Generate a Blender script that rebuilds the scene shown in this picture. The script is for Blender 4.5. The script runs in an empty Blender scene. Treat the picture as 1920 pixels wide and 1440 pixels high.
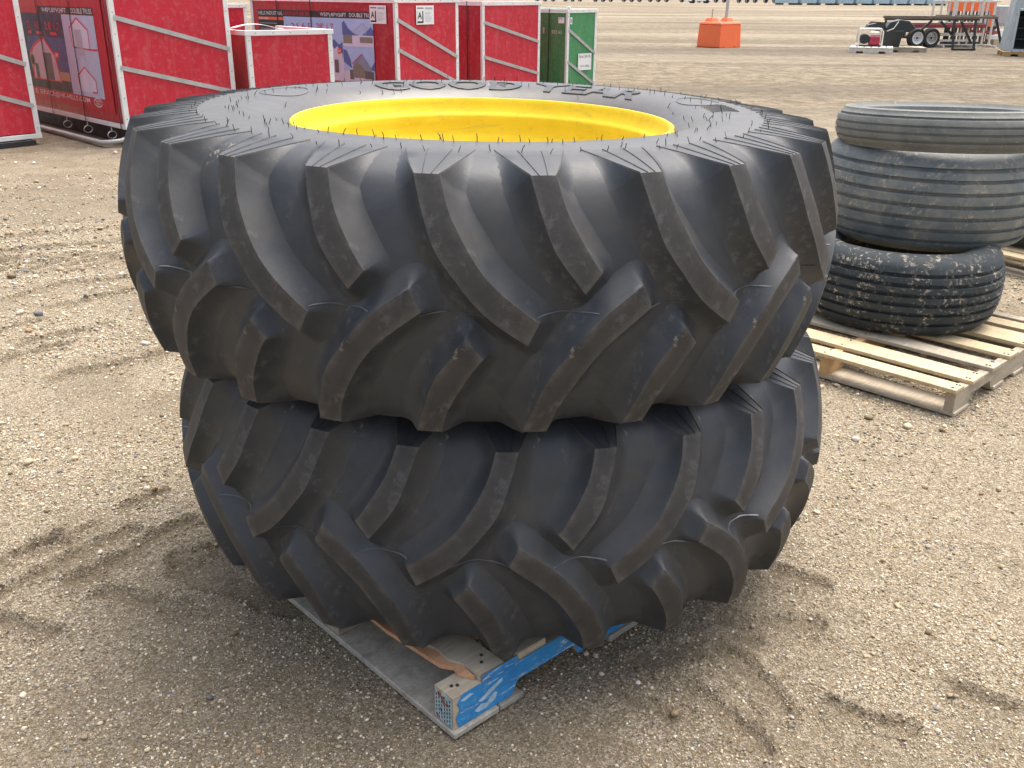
import bpy, math, random
import numpy as np
from mathutils import Matrix, Vector

random.seed(7)
RNG = np.random.default_rng(11)
R = math.radians
SC = bpy.context.scene
COL = SC.collection

# ------------------------------------------------------------------ camera
cam_d = bpy.data.cameras.new('camera')
cam = bpy.data.objects.new('camera', cam_d)
COL.objects.link(cam)
CAM_H = 1.6139
cam_d.sensor_width = 36.0
cam_d.lens = 36.0 * 1789.6 / 1920.0
cam_d.clip_start = 0.05
cam_d.clip_end = 6000
cam.matrix_world = (Matrix.Translation((0, 0, CAM_H)) @ Matrix.Rotation(R(90 - 22.3166), 4, 'X')
                    @ Matrix.Rotation(0.0081, 4, 'Z'))
SC.camera = cam

# ------------------------------------------------------------------ light
SUN_AZ, SUN_EL = R(40), R(70)          # azimuth measured from +Y towards +X
world = bpy.data.worlds.new('World')
SC.world = world
world.use_nodes = True
wn = world.node_tree.nodes
bg = wn['Background']
sky = wn.new('ShaderNodeTexSky')
sky.sky_type = 'NISHITA'
sky.sun_disc = False
sky.sun_elevation = SUN_EL
sky.sun_rotation = SUN_AZ
sky.air_density = 1.0
sky.dust_density = 7.0
sky.ozone_density = 1.0
veil = wn.new('ShaderNodeHueSaturation')        # thin high cloud takes some of the blue out of the sky
veil.inputs['Saturation'].default_value = 0.62
world.node_tree.links.new(sky.outputs[0], veil.inputs['Color'])
world.node_tree.links.new(veil.outputs[0], bg.inputs[0])
bg.inputs[1].default_value = 0.15
sun_d = bpy.data.lights.new('sun', 'SUN')
sun_d.energy = 0.95
sun_d.angle = R(55)
sun_d.color = (1.0, 0.96, 0.90)
sun = bpy.data.objects.new('sun', sun_d)
COL.objects.link(sun)
sd = Vector((math.sin(SUN_AZ) * math.cos(SUN_EL), math.cos(SUN_AZ) * math.cos(SUN_EL), math.sin(SUN_EL)))
sun.rotation_euler = sd.to_track_quat('Z', 'Y').to_euler()
sun.location = sd * 50
SC.view_settings.view_transform = 'Standard'
SC.view_settings.look = 'None'
SC.view_settings.gamma = 1.0
SC.view_settings.exposure = 1.25


# ------------------------------------------------------------------ helpers
def tag(o, label=None, cat=None, group=None, kind=None):
    if label: o['label'] = label
    if cat: o['category'] = cat
    if group: o['group'] = group
    if kind: o['kind'] = kind
    return o


def empty(name, loc=(0, 0, 0), rot=(0, 0, 0)):
    o = bpy.data.objects.new(name, None)
    o.location = loc
    o.rotation_euler = rot
    o.empty_display_size = 0.1
    COL.objects.link(o)
    return o


def link_mesh(name, me, mat=None, parent=None):
    o = bpy.data.objects.new(name, me)
    if mat is not None and len(me.materials) == 0:
        me.materials.append(mat)
    COL.objects.link(o)
    if parent is not None:
        o.parent = parent
    return o


class MB:
    """collects verts and faces of one mesh"""
    def __init__(self):
        self.v = []; self.f = []; self.at = []

    def add(self, vs, fs, a=None):
        b = len(self.v)
        self.v += [tuple(p) for p in vs]
        self.f += [tuple(b + i for i in f) for f in fs]
        self.at += list(a) if a is not None else [0.0] * len(vs)
        return self

    def box(self, lo, hi, c=0.0):
        x0, y0, z0 = lo; x1, y1, z1 = hi
        if c <= 0:
            vs = [(x, y, z) for x in (x0, x1) for y in (y0, y1) for z in (z0, z1)]
            fs = [(0, 1, 3, 2), (4, 6, 7, 5), (0, 4, 5, 1), (2, 3, 7, 6), (0, 2, 6, 4), (1, 5, 7, 3)]
            return self.add(vs, fs)
        # chamfered box
        ctr = np.array([(x0 + x1) / 2, (y0 + y1) / 2, (z0 + z1) / 2])
        h = np.array([(x1 - x0) / 2, (y1 - y0) / 2, (z1 - z0) / 2])
        c = min(c, h.min() * 0.9)
        vs = []; idx = {}
        for sx in (-1, 1):
            for sy in (-1, 1):
                for sz in (-1, 1):
                    s = np.array([sx, sy, sz])
                    for k in range(3):
                        hh = h - c; hh = hh.copy(); hh[k] = h[k]
                        idx[(sx, sy, sz, k)] = len(vs)
                        vs.append(tuple(ctr + s * hh))
        fs = []
        for k in range(3):
            i, j = (k + 1) % 3, (k + 2) % 3
            for s in (-1, 1):
                q = []
                for a, b in ((-1, -1), (1, -1), (1, 1), (-1, 1)):
                    t = [0, 0, 0]; t[k] = s; t[i] = a; t[j] = b
                    q.append(idx[(t[0], t[1], t[2], k)])
                fs.append(q if s > 0 else q[::-1])
        for k in range(3):      # edges along axis k
            i, j = (k + 1) % 3, (k + 2) % 3
            for a in (-1, 1):
                for b in (-1, 1):
                    t0 = [0, 0, 0]; t0[k] = -1; t0[i] = a; t0[j] = b
                    t1 = list(t0); t1[k] = 1
                    q = [idx[(*t0, i)], idx[(*t1, i)], idx[(*t1, j)], idx[(*t0, j)]]
                    fs.append(q if a * b < 0 else q[::-1])
        for sx in (-1, 1):
            for sy in (-1, 1):
                for sz in (-1, 1):
                    q = [idx[(sx, sy, sz, k)] for k in range(3)]
                    fs.append(q if sx * sy * sz > 0 else q[::-1])
        return self.add(vs, fs)

    def bar(self, p, q, w, h, up=(0, 0, 1), c=0.0):
        """box along p->q with width w (sideways) and height h (up)"""
        p = Vector(p); q = Vector(q); d = q - p; L = d.length; d.normalize()
        up = Vector(up); s = d.cross(up)
        if s.length < 1e-6: s = d.cross(Vector((1, 0, 0)))
        s.normalize(); u = s.cross(d)
        m = MB().box((0, -w / 2, -h / 2), (L, w / 2, h / 2), c)
        self.add([p + d * a + s * -b + u * e for a, b, e in m.v], m.f)
        return self

    def tube(self, pts, r, n=8, cap=True):
        pts = [Vector(p) for p in pts]
        rs = r if isinstance(r, (list, tuple)) else [r] * len(pts)
        rings = []; prev = None
        for i, p in enumerate(pts):
            if i == 0: d = pts[1] - p
            elif i == len(pts) - 1: d = p - pts[i - 1]
            else: d = pts[i + 1] - pts[i - 1]
            d.normalize()
            a = prev if prev is not None else (Vector((0, 0, 1)) if abs(d.z) < 0.9 else Vector((1, 0, 0)))
            s = d.cross(a)
            if s.length < 1e-5: s = d.cross(Vector((0.3, 1, 0.1)))
            s.normalize(); a = s.cross(d); prev = a
            rings.append([p + (s * math.cos(t) + a * math.sin(t)) * rs[i] for t in (2 * math.pi * k / n for k in range(n))])
        vs = [v for rg in rings for v in rg]
        fs = []
        for i in range(len(pts) - 1):
            for k in range(n):
                fs.append((i * n + k, i * n + (k + 1) % n, (i + 1) * n + (k + 1) % n, (i + 1) * n + k))
        if cap:
            fs.append(tuple(range(n))[::-1]); fs.append(tuple((len(pts) - 1) * n + k for k in range(n)))
        return self.add(vs, fs)

    def lathe(self, prof, n=64, axis='Z', closed=False, ctr=(0, 0, 0), a0=0.0):
        """prof list of (r, h)"""
        m = len(prof); vs = []
        for k in range(n):
            t = a0 + 2 * math.pi * k / n; c, s = math.cos(t), math.sin(t)
            for r, h in prof:
                if axis == 'Z': p = (r * c, r * s, h)
                elif axis == 'Y': p = (r * c, h, r * s)
                else: p = (h, r * c, r * s)
                vs.append((p[0] + ctr[0], p[1] + ctr[1], p[2] + ctr[2]))
        fs = []
        for k in range(n):
            k2 = (k + 1) % n
            for i in range(m if closed else m - 1):
                j = (i + 1) % m
                fs.append((k * m + i, k2 * m + i, k2 * m + j, k * m + j))
        return self.add(vs, fs)

    def prism(self, poly, z0, z1, f=None):
        """extrude 2-d polygon; f maps (a,b,h)->xyz"""
        f = f or (lambda a, b, h: (a, b, h))
        n = len(poly)
        vs = [f(a, b, z0) for a, b in poly] + [f(a, b, z1) for a, b in poly]
        fs = [tuple(range(n))[::-1], tuple(range(n, 2 * n))]
        fs += [(i, (i + 1) % n, n + (i + 1) % n, n + i) for i in range(n)]
        return self.add(vs, fs)

    def mesh(self, name, smooth=None, attr=None):
        me = bpy.data.meshes.new(name)
        me.from_pydata(self.v, [], self.f)
        me.validate(clean_customdata=False)
        if attr and len(me.vertices) == len(self.at):
            a = me.attributes.new(attr, 'FLOAT', 'POINT')
            a.data.foreach_set('value', np.array(self.at, dtype=np.float32))
        me.update()
        if smooth is not None:
            me.shade_smooth()
            me.set_sharp_from_angle(angle=R(smooth))
        return me

    def build(self, name, mat, parent=None, smooth=None, attr=None):
        me = self.mesh(name, smooth, attr)
        return link_mesh(name, me, mat, parent)


def fix_normals(me):
    import bmesh
    bm = bmesh.new(); bm.from_mesh(me)
    bmesh.ops.recalc_face_normals(bm, faces=bm.faces[:])
    bm.to_mesh(me); bm.free()


def copy_tree(o, parent=None):
    c = o.copy(); COL.objects.link(c); c.parent = parent
    for ch in list(o.children):
        copy_tree(ch, c)
    return c


# ------------------------------------------------------------------ value noise (numpy)
def _hash(ix, iy, seed):
    h = (ix.astype(np.int64) * 374761393 + iy.astype(np.int64) * 668265263 + seed * 1442695041) & 0x7fffffff
    h = (h ^ (h >> 13)) * 1274126177 & 0x7fffffff
    return ((h ^ (h >> 16)) & 0xffff) / 65535.0


def vnoise(x, y, seed=0):
    ix = np.floor(x); iy = np.floor(y); fx = x - ix; fy = y - iy
    fx = fx * fx * (3 - 2 * fx); fy = fy * fy * (3 - 2 * fy)
    a = _hash(ix, iy, seed); b = _hash(ix + 1, iy, seed); c = _hash(ix, iy + 1, seed); d = _hash(ix + 1, iy + 1, seed)
    return (a * (1 - fx) + b * fx) * (1 - fy) + (c * (1 - fx) + d * fx) * fy


def fbm(x, y, seed=0, oct=4):
    s = 0; a = 0.5; t = 0
    for i in range(oct):
        s = s + a * vnoise(x * 2 ** i, y * 2 ** i, seed + i * 17); t += a; a *= 0.55
    return s / t


# ------------------------------------------------------------------ materials
class NT:
    def __init__(self, name):
        self.m = bpy.data.materials.new(name); self.m.use_nodes = True
        self.t = self.m.node_tree; self.n = self.t.nodes; self.l = self.t.links
        self.b = self.n['Principled BSDF']

    def node(self, t, **kw):
        n = self.n.new(t)
        for k, v in kw.items():
            if hasattr(n, k) and not isinstance(v, tuple): setattr(n, k, v)
        return n

    def coord(self, kind='Object', scale=(1, 1, 1), rot=(0, 0, 0)):
        tc = self.n.new('ShaderNodeTexCoord'); mp = self.n.new('ShaderNodeMapping')
        mp.inputs['Scale'].default_value = scale; mp.inputs['Rotation'].default_value = rot
        self.l.new(tc.outputs[kind], mp.inputs[0]); return mp.outputs[0]

    def pos(self, scale=(1, 1, 1)):
        g = self.n.new('ShaderNodeNewGeometry'); mp = self.n.new('ShaderNodeMapping')
        mp.inputs['Scale'].default_value = scale
        self.l.new(g.outputs['Position'], mp.inputs[0]); return mp.outputs[0]

    def noise(self, vec, scale, detail=4, rough=0.6, dist=0.0):
        n = self.n.new('ShaderNodeTexNoise')
        n.inputs['Scale'].default_value = scale; n.inputs['Detail'].default_value = detail
        n.inputs['Roughness'].default_value = rough; n.inputs['Distortion'].default_value = dist
        self.l.new(vec, n.inputs['Vector']); return n.outputs['Fac']

    def voro(self, vec, scale, feature='F1', out='Distance', rnd=1.0):
        n = self.n.new('ShaderNodeTexVoronoi'); n.feature = feature
        n.inputs['Scale'].default_value = scale; n.inputs['Randomness'].default_value = rnd
        self.l.new(vec, n.inputs['Vector']); return n.outputs[out]

    def ramp(self, fac, stops, interp='LINEAR'):
        n = self.n.new('ShaderNodeValToRGB'); e = n.color_ramp.elements; n.color_ramp.interpolation = interp
        while len(e) < len(stops): e.new(0.5)
        for el, (p, c) in zip(e, stops):
            el.position = p; el.color = (c, c, c, 1) if isinstance(c, (int, float)) else (*c, 1)
        self.l.new(fac, n.inputs[0]); return n.outputs[0]

    def mix(self, fac, a, b, mode='MIX'):
        n = self.n.new('ShaderNodeMix'); n.data_type = 'RGBA'; n.blend_type = mode
        for i, x in ((0, fac), (6, a), (7, b)):
            if hasattr(x, 'is_linked') or hasattr(x, 'links'): self.l.new(x, n.inputs[i])
            else: n.inputs[i].default_value = x if i == 0 else (*x, 1)
        return n.outputs[2]

    def math(self, op, a, b=0.0, clamp=False):
        n = self.n.new('ShaderNodeMath'); n.operation = op; n.use_clamp = clamp
        for i, x in ((0, a), (1, b)):
            if hasattr(x, 'links'): self.l.new(x, n.inputs[i])
            else: n.inputs[i].default_value = x
        return n.outputs[0]

    def attr(self, name, out='Fac'):
        n = self.n.new('ShaderNodeAttribute'); n.attribute_name = name; return n.outputs[out]

    def bump(self, h, strength=0.3, dist=0.01, prev=None):
        n = self.n.new('ShaderNodeBump'); n.inputs['Strength'].default_value = strength
        n.inputs['Distance'].default_value = dist; self.l.new(h, n.inputs['Height'])
        if prev is not None: self.l.new(prev, n.inputs['Normal'])
        return n.outputs[0]

    def set(self, color=None, rough=None, metal=None, normal=None, spec=None, coat=None):
        for k, x in (('Base Color', color), ('Roughness', rough), ('Metallic', metal), ('Normal', normal),
                     ('Specular IOR Level', spec), ('Coat Weight', coat)):
            if x is None: continue
            if hasattr(x, 'links'): self.l.new(x, self.b.inputs[k])
            else: self.b.inputs[k].default_value = (*x, 1) if isinstance(x, tuple) else x
        return self.m


def simple(name, col, rough=0.5, metal=0.0, var=0.15, scale=6.0, bump=0.0, spec=0.5, dirt=None, dirt_amt=0.35):
    t = NT(name); v = t.coord('Object')
    n = t.noise(v, scale, 5, 0.65)
    a = tuple(c * (1 - var) for c in col); b = tuple(min(1, c * (1 + var)) for c in col)
    c = t.ramp(n, [(0.3, a), (0.7, b)])
    if dirt is not None:
        d = t.ramp(t.noise(v, scale * 2.3, 6, 0.7, 0.4), [(0.5, 0.0), (0.75, dirt_amt)])
        c = t.mix(d, c, dirt)
    r = t.ramp(t.noise(v, scale * 1.7, 3), [(0.3, max(0.02, rough - 0.1)), (0.7, min(1, rough + 0.12))])
    nrm = t.bump(t.noise(v, scale * 8, 4), bump, 0.004) if bump else None
    return t.set(color=c, rough=r, metal=metal, normal=nrm, spec=spec)


M = {}


def rubber_new():
    t = NT('tractor rubber'); v = t.coord('Object')
    top = t.attr('top')
    n1 = t.noise(v, 3.5, 5, 0.6, 0.3); n2 = t.noise(v, 22, 5, 0.7); n3 = t.noise(v, 140, 3, 0.6)
    base = t.ramp(n1, [(0.3, (0.021, 0.025, 0.031)), (0.7, (0.037, 0.042, 0.049))])
    dust = t.ramp(n2, [(0.42, 0.0), (0.75, 0.35)])
    base = t.mix(dust, base, (0.085, 0.083, 0.078))
    soil = t.ramp(t.noise(v, 2.6, 5, 0.65, 0.8), [(0.52, 0.0), (0.72, 0.55)])
    base = t.mix(soil, base, (0.070, 0.060, 0.046))
    # brown bloom on the sidewalls, inside the shoulder
    sx = t.n.new('ShaderNodeSeparateXYZ'); t.l.new(v, sx.inputs[0])
    rad = t.math('SQRT', t.math('ADD', t.math('POWER', sx.outputs[0], 2.0), t.math('POWER', sx.outputs[1], 2.0)))
    mr = t.n.new('ShaderNodeMapRange'); t.l.new(rad, mr.inputs[0])
    mr.inputs[1].default_value = .775; mr.inputs[2].default_value = .735; mr.inputs[3].default_value = 0; mr.inputs[4].default_value = .8
    bloom = t.math('MULTIPLY', mr.outputs[0], t.ramp(n2, [(0.3, 0.6), (0.7, 1.0)]))
    base = t.mix(bloom, base, (0.075, 0.066, 0.055))
    worn = t.ramp(n2, [(0.3, (0.027, 0.026, 0.025)), (0.7, (0.045, 0.041, 0.038))])
    col = t.mix(t.math('MULTIPLY', top, 0.85), base, worn)
    # dried mud flecks, a few clusters
    msk = t.math('MULTIPLY', t.ramp(t.noise(v, 5.3, 2, 0.4), [(0.69, 0.0), (0.74, 1.0)]),
                 t.ramp(t.noise(v, 75, 3, 0.6), [(0.56, 0.0), (0.62, 1.0)]))
    col = t.mix(t.math('MULTIPLY', msk, 0.8), col, (0.30, 0.25, 0.18))
    # streaks / scuffs
    vs = t.coord('Object', (1, 1, 0.22))
    sc = t.math('MULTIPLY', t.ramp(t.noise(vs, 9, 3, 0.5, 0.8), [(0.6, 0.0), (0.68, 1.0)]),
                t.ramp(t.noise(v, 45, 4, 0.7), [(0.5, 0.0), (0.65, 0.35)]))
    col = t.mix(sc, col, (0.15, 0.15, 0.15))
    # rubbed, dusty arrises
    ge = t.n.new('ShaderNodeNewGeometry')
    ed = t.math('MULTIPLY', t.ramp(ge.outputs['Pointiness'], [(0.515, 0.0), (0.58, 1.0)]), t.ramp(n2, [(0.35, 0.0), (0.65, 0.75)]))
    col = t.mix(ed, col, (0.13, 0.12, 0.105))
    # pale dust lying in the hollows
    hol = t.math('MULTIPLY', t.ramp(ge.outputs['Pointiness'], [(0.44, 1.0), (0.495, 0.0)]), t.ramp(t.noise(v, 11, 4, 0.6), [(0.4, 0.0), (0.65, 0.5)]))
    col = t.mix(hol, col, (0.10, 0.088, 0.068))
    r0 = t.ramp(n2, [(0.3, 0.48), (0.75, 0.62)])
    r0 = t.mix(bloom, r0, (0.24, 0.24, 0.24))
    r = t.mix(top, r0, (0.66, 0.66, 0.66))
    bmp = t.bump(n3, 0.10, 0.002)
    bmp = t.bump(t.noise(v, 18, 4, 0.55), 0.12, 0.006, bmp)
    return t.set(color=col, rough=r, normal=bmp, spec=0.5)


def rubber_used(name, base, dusty, mud, lo=0.52, hi=0.68):
    t = NT(name); v = t.coord('Object')
    n1 = t.noise(v, 7, 6, 0.7, 0.6); n2 = t.noise(v, 46, 5, 0.7); n3 = t.noise(v, 9, 3, 0.5)
    c = t.mix(t.ramp(n1, [(0.35, 0.0), (0.7, 0.85)]), base, dusty)
    mk = t.math('MULTIPLY', t.ramp(n2, [(lo, 0.0), (hi, 1.0)]), t.ramp(n3, [(0.42, 0.0), (0.58, 1.0)]))
    c = t.mix(mk, c, mud)
    b = t.bump(n2, 0.25, 0.005)
    b = t.bump(t.noise(v, 160, 3), 0.3, 0.003, b)
    return t.set(color=c, rough=t.ramp(n1, [(0.3, 0.55), (0.7, 0.8)]), normal=b, spec=0.4)


def yellow_paint():
    t = NT('yellow rim paint'); v = t.coord('Object')
    n = t.noise(v, 9, 5, 0.65); n2 = t.noise(v, 38, 5, 0.7)
    c = t.ramp(n, [(0.3, (0.66, 0.48, 0.016)), (0.7, (0.74, 0.56, 0.026))])
    c = t.mix(t.ramp(n2, [(0.55, 0.0), (0.8, 0.55)]), c, (0.42, 0.29, 0.06))
    gr = t.noise(t.coord('Object', (1, 1, 5)), 7, 6, 0.7, 0.8)
    c = t.mix(t.ramp(gr, [(0.56, 0.0), (0.72, 0.5)]), c, (0.34, 0.25, 0.08))
    return t.set(color=c, rough=t.ramp(n2, [(0.3, 0.5), (0.7, 0.65)]), normal=t.bump(n2, 0.06, 0.002), spec=0.25)


def wood(name, a, b, dark, axis=(1, 8, 8), stain=0.4):
    t = NT(name); v = t.coord('Object', axis)
    g = t.noise(v, 5, 6, 0.65, 1.2); v2 = t.coord('Object', tuple(s * 1.0 for s in (axis[0] * 2, axis[1] * 4, axis[2] * 4)))
    f = t.noise(v2, 9, 4, 0.7)
    c = t.ramp(g, [(0.3, a), (0.72, b)])
    c = t.mix(t.ramp(f, [(0.45, 0.0), (0.75, 0.5)]), c, dark)
    s = t.noise(t.coord('Object'), 7, 5, 0.7, 0.5)
    c = t.mix(t.ramp(s, [(0.5, 0.0), (0.72, stain)]), c, dark)
    oi = t.n.new('ShaderNodeObjectInfo')
    hsv = t.n.new('ShaderNodeHueSaturation'); t.l.new(c, hsv.inputs['Color'])
    t.l.new(t.math('ADD', t.math('MULTIPLY', oi.outputs['Random'], 0.35), 0.82), hsv.inputs['Value'])
    bp = t.bump(t.noise(v2, 14, 4, 0.6), 0.35, 0.004)
    return t.set(color=hsv.outputs[0], rough=0.75, normal=bp, spec=0.3)


def blue_chipped():
    t = NT('chipped blue paint on wood'); v = t.coord('Object', (1.5, 8, 8), (0, 0.1, 0))
    v1 = t.coord('Object')
    n = t.noise(v, 6, 7, 0.75, 0.4); n2 = t.noise(v1, 14, 4, 0.6)
    wood_c = t.ramp(t.noise(v, 14, 4), [(0.3, (0.44, 0.36, 0.25)), (0.7, (0.62, 0.55, 0.43))])
    blue = t.ramp(n2, [(0.3, (0.015, 0.16, 0.42)), (0.7, (0.03, 0.27, 0.58))])
    pale = t.mix(t.ramp(t.noise(v, 9, 6, 0.8), [(0.58, 0.0), (0.64, 0.85)]), blue, (0.42, 0.60, 0.72))
    c = t.mix(t.ramp(n, [(0.575, 0.0), (0.63, 1.0)]), pale, wood_c)
    return t.set(color=c, rough=0.6, normal=t.bump(n, 0.3, 0.003))


def ground_mat():
    t = NT('sandy gravel yard'); v = t.pos(); d = t.attr('dirt'); nr = t.attr('near')
    big = t.noise(v, 0.55, 5, 0.6, 0.3); mid = t.noise(v, 4.0, 5, 0.65, 0.4); fine = t.noise(v, 26, 5, 0.7)
    c = t.ramp(mid, [(0.3, (0.235, 0.185, 0.118)), (0.7, (0.32, 0.26, 0.172))])
    # fine grains: coloured voronoi cells
    vc = t.n.new('ShaderNodeTexVoronoi'); vc.inputs['Scale'].default_value = 210; t.l.new(v, vc.inputs['Vector'])
    bw = t.n.new('ShaderNodeSeparateColor'); t.l.new(vc.outputs['Color'], bw.inputs[0])
    g = t.ramp(bw.outputs[0], [(0.0, (0.10, 0.08, 0.055)), (0.35, (0.24, 0.19, 0.125)), (0.7, (0.41, 0.34, 0.235)), (0.93, (0.64, 0.58, 0.48))])
    vc2 = t.n.new('ShaderNodeTexVoronoi'); vc2.inputs['Scale'].default_value = 95; t.l.new(v, vc2.inputs['Vector'])
    bw2 = t.n.new('ShaderNodeSeparateColor'); t.l.new(vc2.outputs['Color'], bw2.inputs[0])
    g2 = t.ramp(bw2.outputs[1], [(0.0, (0.12, 0.092, 0.06)), (0.5, (0.24, 0.19, 0.12)), (0.9, (0.46, 0.39, 0.28))])
    grain = t.mix(0.35, g, g2)
    gm = t.ramp(fine, [(0.3, 0.55), (0.6, 0.95)])
    c = t.mix(gm, c, grain)
    # damp smooth soil
    soil = t.ramp(mid, [(0.3, (0.125, 0.096, 0.062)), (0.7, (0.18, 0.142, 0.094))])
    patch = d
    patch = t.math('MULTIPLY', patch, t.ramp(fine, [(0.25, 1.0), (0.75, 0.72)]))
    c = t.mix(patch, c, soil)
    # distance tone bands, wheel-worn lanes along x
    vb = t.pos((0.02, 0.16, 1)); bands = t.noise(vb, 1.6, 5, 0.6, 0.5)
    vb2 = t.pos((0.10, 0.8, 1)); b2 = t.noise(vb2, 1.4, 5, 0.65, 0.3)
    far = t.math('SUBTRACT', 1.0, nr)
    vm = t.pos((1.0, 1.0, 1.0)); clod = t.noise(vm, 3.2, 6, 0.72, 0.6); vl = t.pos((0.35, 1.3, 1)); lane = t.noise(vl, 1.3, 6, 0.7, 0.4)
    c = t.mix(t.math('MULTIPLY', far, t.ramp(clod, [(0.42, 0.85), (0.56, 0.0)])), c, (0.15, 0.115, 0.07))
    c = t.mix(t.math('MULTIPLY', far, t.ramp(clod, [(0.58, 0.0), (0.70, 0.7)])), c, (0.38, 0.32, 0.225))
    c = t.mix(t.math('MULTIPLY', far, t.ramp(lane, [(0.52, 0.0), (0.66, 0.6)])), c, (0.19, 0.15, 0.10))
    c = t.mix(t.math('MULTIPLY', far, t.ramp(bands, [(0.45, 0.0), (0.66, 0.75)])), c, (0.125, 0.107, 0.082))
    c = t.mix(t.math('MULTIPLY', far, t.ramp(b2, [(0.5, 0.0), (0.68, 0.55)])), c, (0.17, 0.13, 0.085))
    vb3 = t.pos((0.012, 0.10, 1))
    c = t.mix(t.math('MULTIPLY', far, t.ramp(t.noise(vb3, 1.1, 4, 0.6, 0.4), [(0.52, 0.0), (0.66, 0.7)])), c, (0.42, 0.36, 0.265))
    b = t.bump(t.noise(v, 60, 6, 0.78), 0.65, 0.014)
    b = t.bump(vc.outputs['Distance'], 0.8, 0.005, b)
    b = t.bump(t.noise(v, 8, 6, 0.7), 0.6, 0.05, b)
    b = t.bump(t.math('MULTIPLY', far, clod), 0.8, 0.16, b)
    return t.set(color=c, rough=0.93, normal=b, spec=0.2)


def stone_mat():
    t = NT('gravel stones')
    g = t.n.new('ShaderNodeNewGeometry')
    c = t.ramp(g.outputs['Random Per Island'], [
        (0.0, (0.15, 0.115, 0.07)), (0.14, (0.30, 0.23, 0.14)), (0.34, (0.46, 0.37, 0.24)), (0.50, (0.60, 0.51, 0.36)),
        (0.66, (0.70, 0.63, 0.50)), (0.74, (0.12, 0.125, 0.13)), (0.80, (0.25, 0.25, 0.245)), (0.85, (0.36, 0.22, 0.11)),
        (0.89, (0.46, 0.36, 0.24)), (0.95, (0.72, 0.68, 0.60)), (0.985, (0.50, 0.42, 0.38))])
    n = t.noise(t.pos(), 160, 3)
    c = t.mix(t.ramp(n, [(0.4, 0.0), (0.7, 0.3)]), c, (0.2, 0.16, 0.1))
    return t.set(color=c, rough=0.8, spec=0.3)


def panel(name, col, var=0.1):
    t = NT(name); v = t.coord('Object')
    n = t.noise(v, 1.6, 4, 0.55, 0.6); f = t.noise(v, 14, 5, 0.7)
    a = tuple(c * (1 - var) for c in col); b = tuple(min(1, c * (1 + var)) for c in col)
    c = t.ramp(n, [(0.3, a), (0.7, b)])
    c = t.mix(t.ramp(f, [(0.52, 0.0), (0.78, 0.28)]), c, (0.5, 0.42, 0.36))
    vs = t.coord('Object', (6, 6, 0.7)); c = t.mix(t.ramp(t.noise(vs, 2.2, 5, 0.65, 0.6), [(0.52, 0.0), (0.75, 0.13)]), c, (0.55, 0.36, 0.34))
    return t.set(color=c, rough=t.ramp(n, [(0.3, 0.28), (0.7, 0.42)]), normal=t.bump(n, 0.35, 0.05), spec=0.5)


M['rubber'] = rubber_new()
M['hair'] = simple('black rubber vents', (0.02, 0.02, 0.02), 0.6)
M['letters'] = simple('raised sidewall lettering', (0.022, 0.022, 0.022), 0.34, var=0.2, scale=12)
M['seam'] = simple('rubber flash', (0.12, 0.12, 0.12), 0.45)
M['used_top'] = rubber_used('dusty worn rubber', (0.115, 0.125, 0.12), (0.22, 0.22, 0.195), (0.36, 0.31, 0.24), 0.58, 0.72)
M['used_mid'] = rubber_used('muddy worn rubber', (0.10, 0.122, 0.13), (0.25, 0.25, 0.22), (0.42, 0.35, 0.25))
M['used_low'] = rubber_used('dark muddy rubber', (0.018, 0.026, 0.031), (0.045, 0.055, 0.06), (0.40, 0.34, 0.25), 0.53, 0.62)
M['yellow'] = yellow_paint()
M['wood'] = wood('fresh pallet wood', (0.50, 0.38, 0.22), (0.66, 0.53, 0.34), (0.26, 0.20, 0.13), (1, 9, 9), 0.55)
M['woodgrey'] = wood('weathered pallet wood', (0.36, 0.30, 0.22), (0.50, 0.44, 0.34), (0.20, 0.17, 0.13), (1, 9, 9), 0.5)
M['woodwarm'] = wood('orange pallet wood', (0.52, 0.33, 0.16), (0.64, 0.44, 0.23), (0.30, 0.18, 0.09), (1, 9, 9), 0.25)
M['ply'] = wood('dirty grey board', (0.30, 0.275, 0.23), (0.43, 0.395, 0.33), (0.14, 0.13, 0.11), (3, 3, 3), 0.75)
M['split'] = wood('fresh split wood', (0.50, 0.25, 0.13), (0.66, 0.40, 0.24), (0.26, 0.11, 0.06), (2, 16, 16), 0.3)
M['blue'] = blue_chipped()
M['paleblue'] = simple('scuffed pale blue paint', (0.34, 0.47, 0.52), 0.6, var=0.3, scale=25, dirt=(0.3, 0.13, 0.06), dirt_amt=0.9)
M['scuff'] = simple('torn pale label', (0.34, 0.48, 0.58), 0.6, var=0.25, scale=60)
M['rust'] = simple('rust', (0.26, 0.09, 0.045), 0.8, var=0.4, scale=40)
M['dark'] = simple('dark hole', (0.012, 0.011, 0.01), 0.8)
M['nail'] = simple('old nail', (0.05, 0.045, 0.04), 0.6, 0.3)
M['red'] = panel('red steel sheet', (0.50, 0.013, 0.035))
M['redside'] = panel('darker red side', (0.40, 0.022, 0.035), 0.15)  # left sheets of the red crates, a darker red than the other sheets
M['green'] = panel('green steel sheet', (0.045, 0.24, 0.09), 0.12)
M['white'] = simple('white painted frame', (0.72, 0.72, 0.70), 0.45, var=0.08, scale=3, dirt=(0.35, 0.32, 0.28), dirt_amt=0.25)
M['galv'] = simple('galvanised strap', (0.46, 0.47, 0.47), 0.42, 0.55, var=0.15, scale=9)
M['tubesteel'] = simple('bent steel tube', (0.42, 0.41, 0.39), 0.45, 0.4, var=0.15)
M['black'] = simple('black strap', (0.015, 0.015, 0.016), 0.5)
M['orange'] = simple('orange plastic', (0.90, 0.17, 0.055), 0.45, var=0.06, scale=2)
M['blacksteel'] = simple('black painted steel', (0.022, 0.022, 0.024), 0.5, var=0.3)
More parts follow.
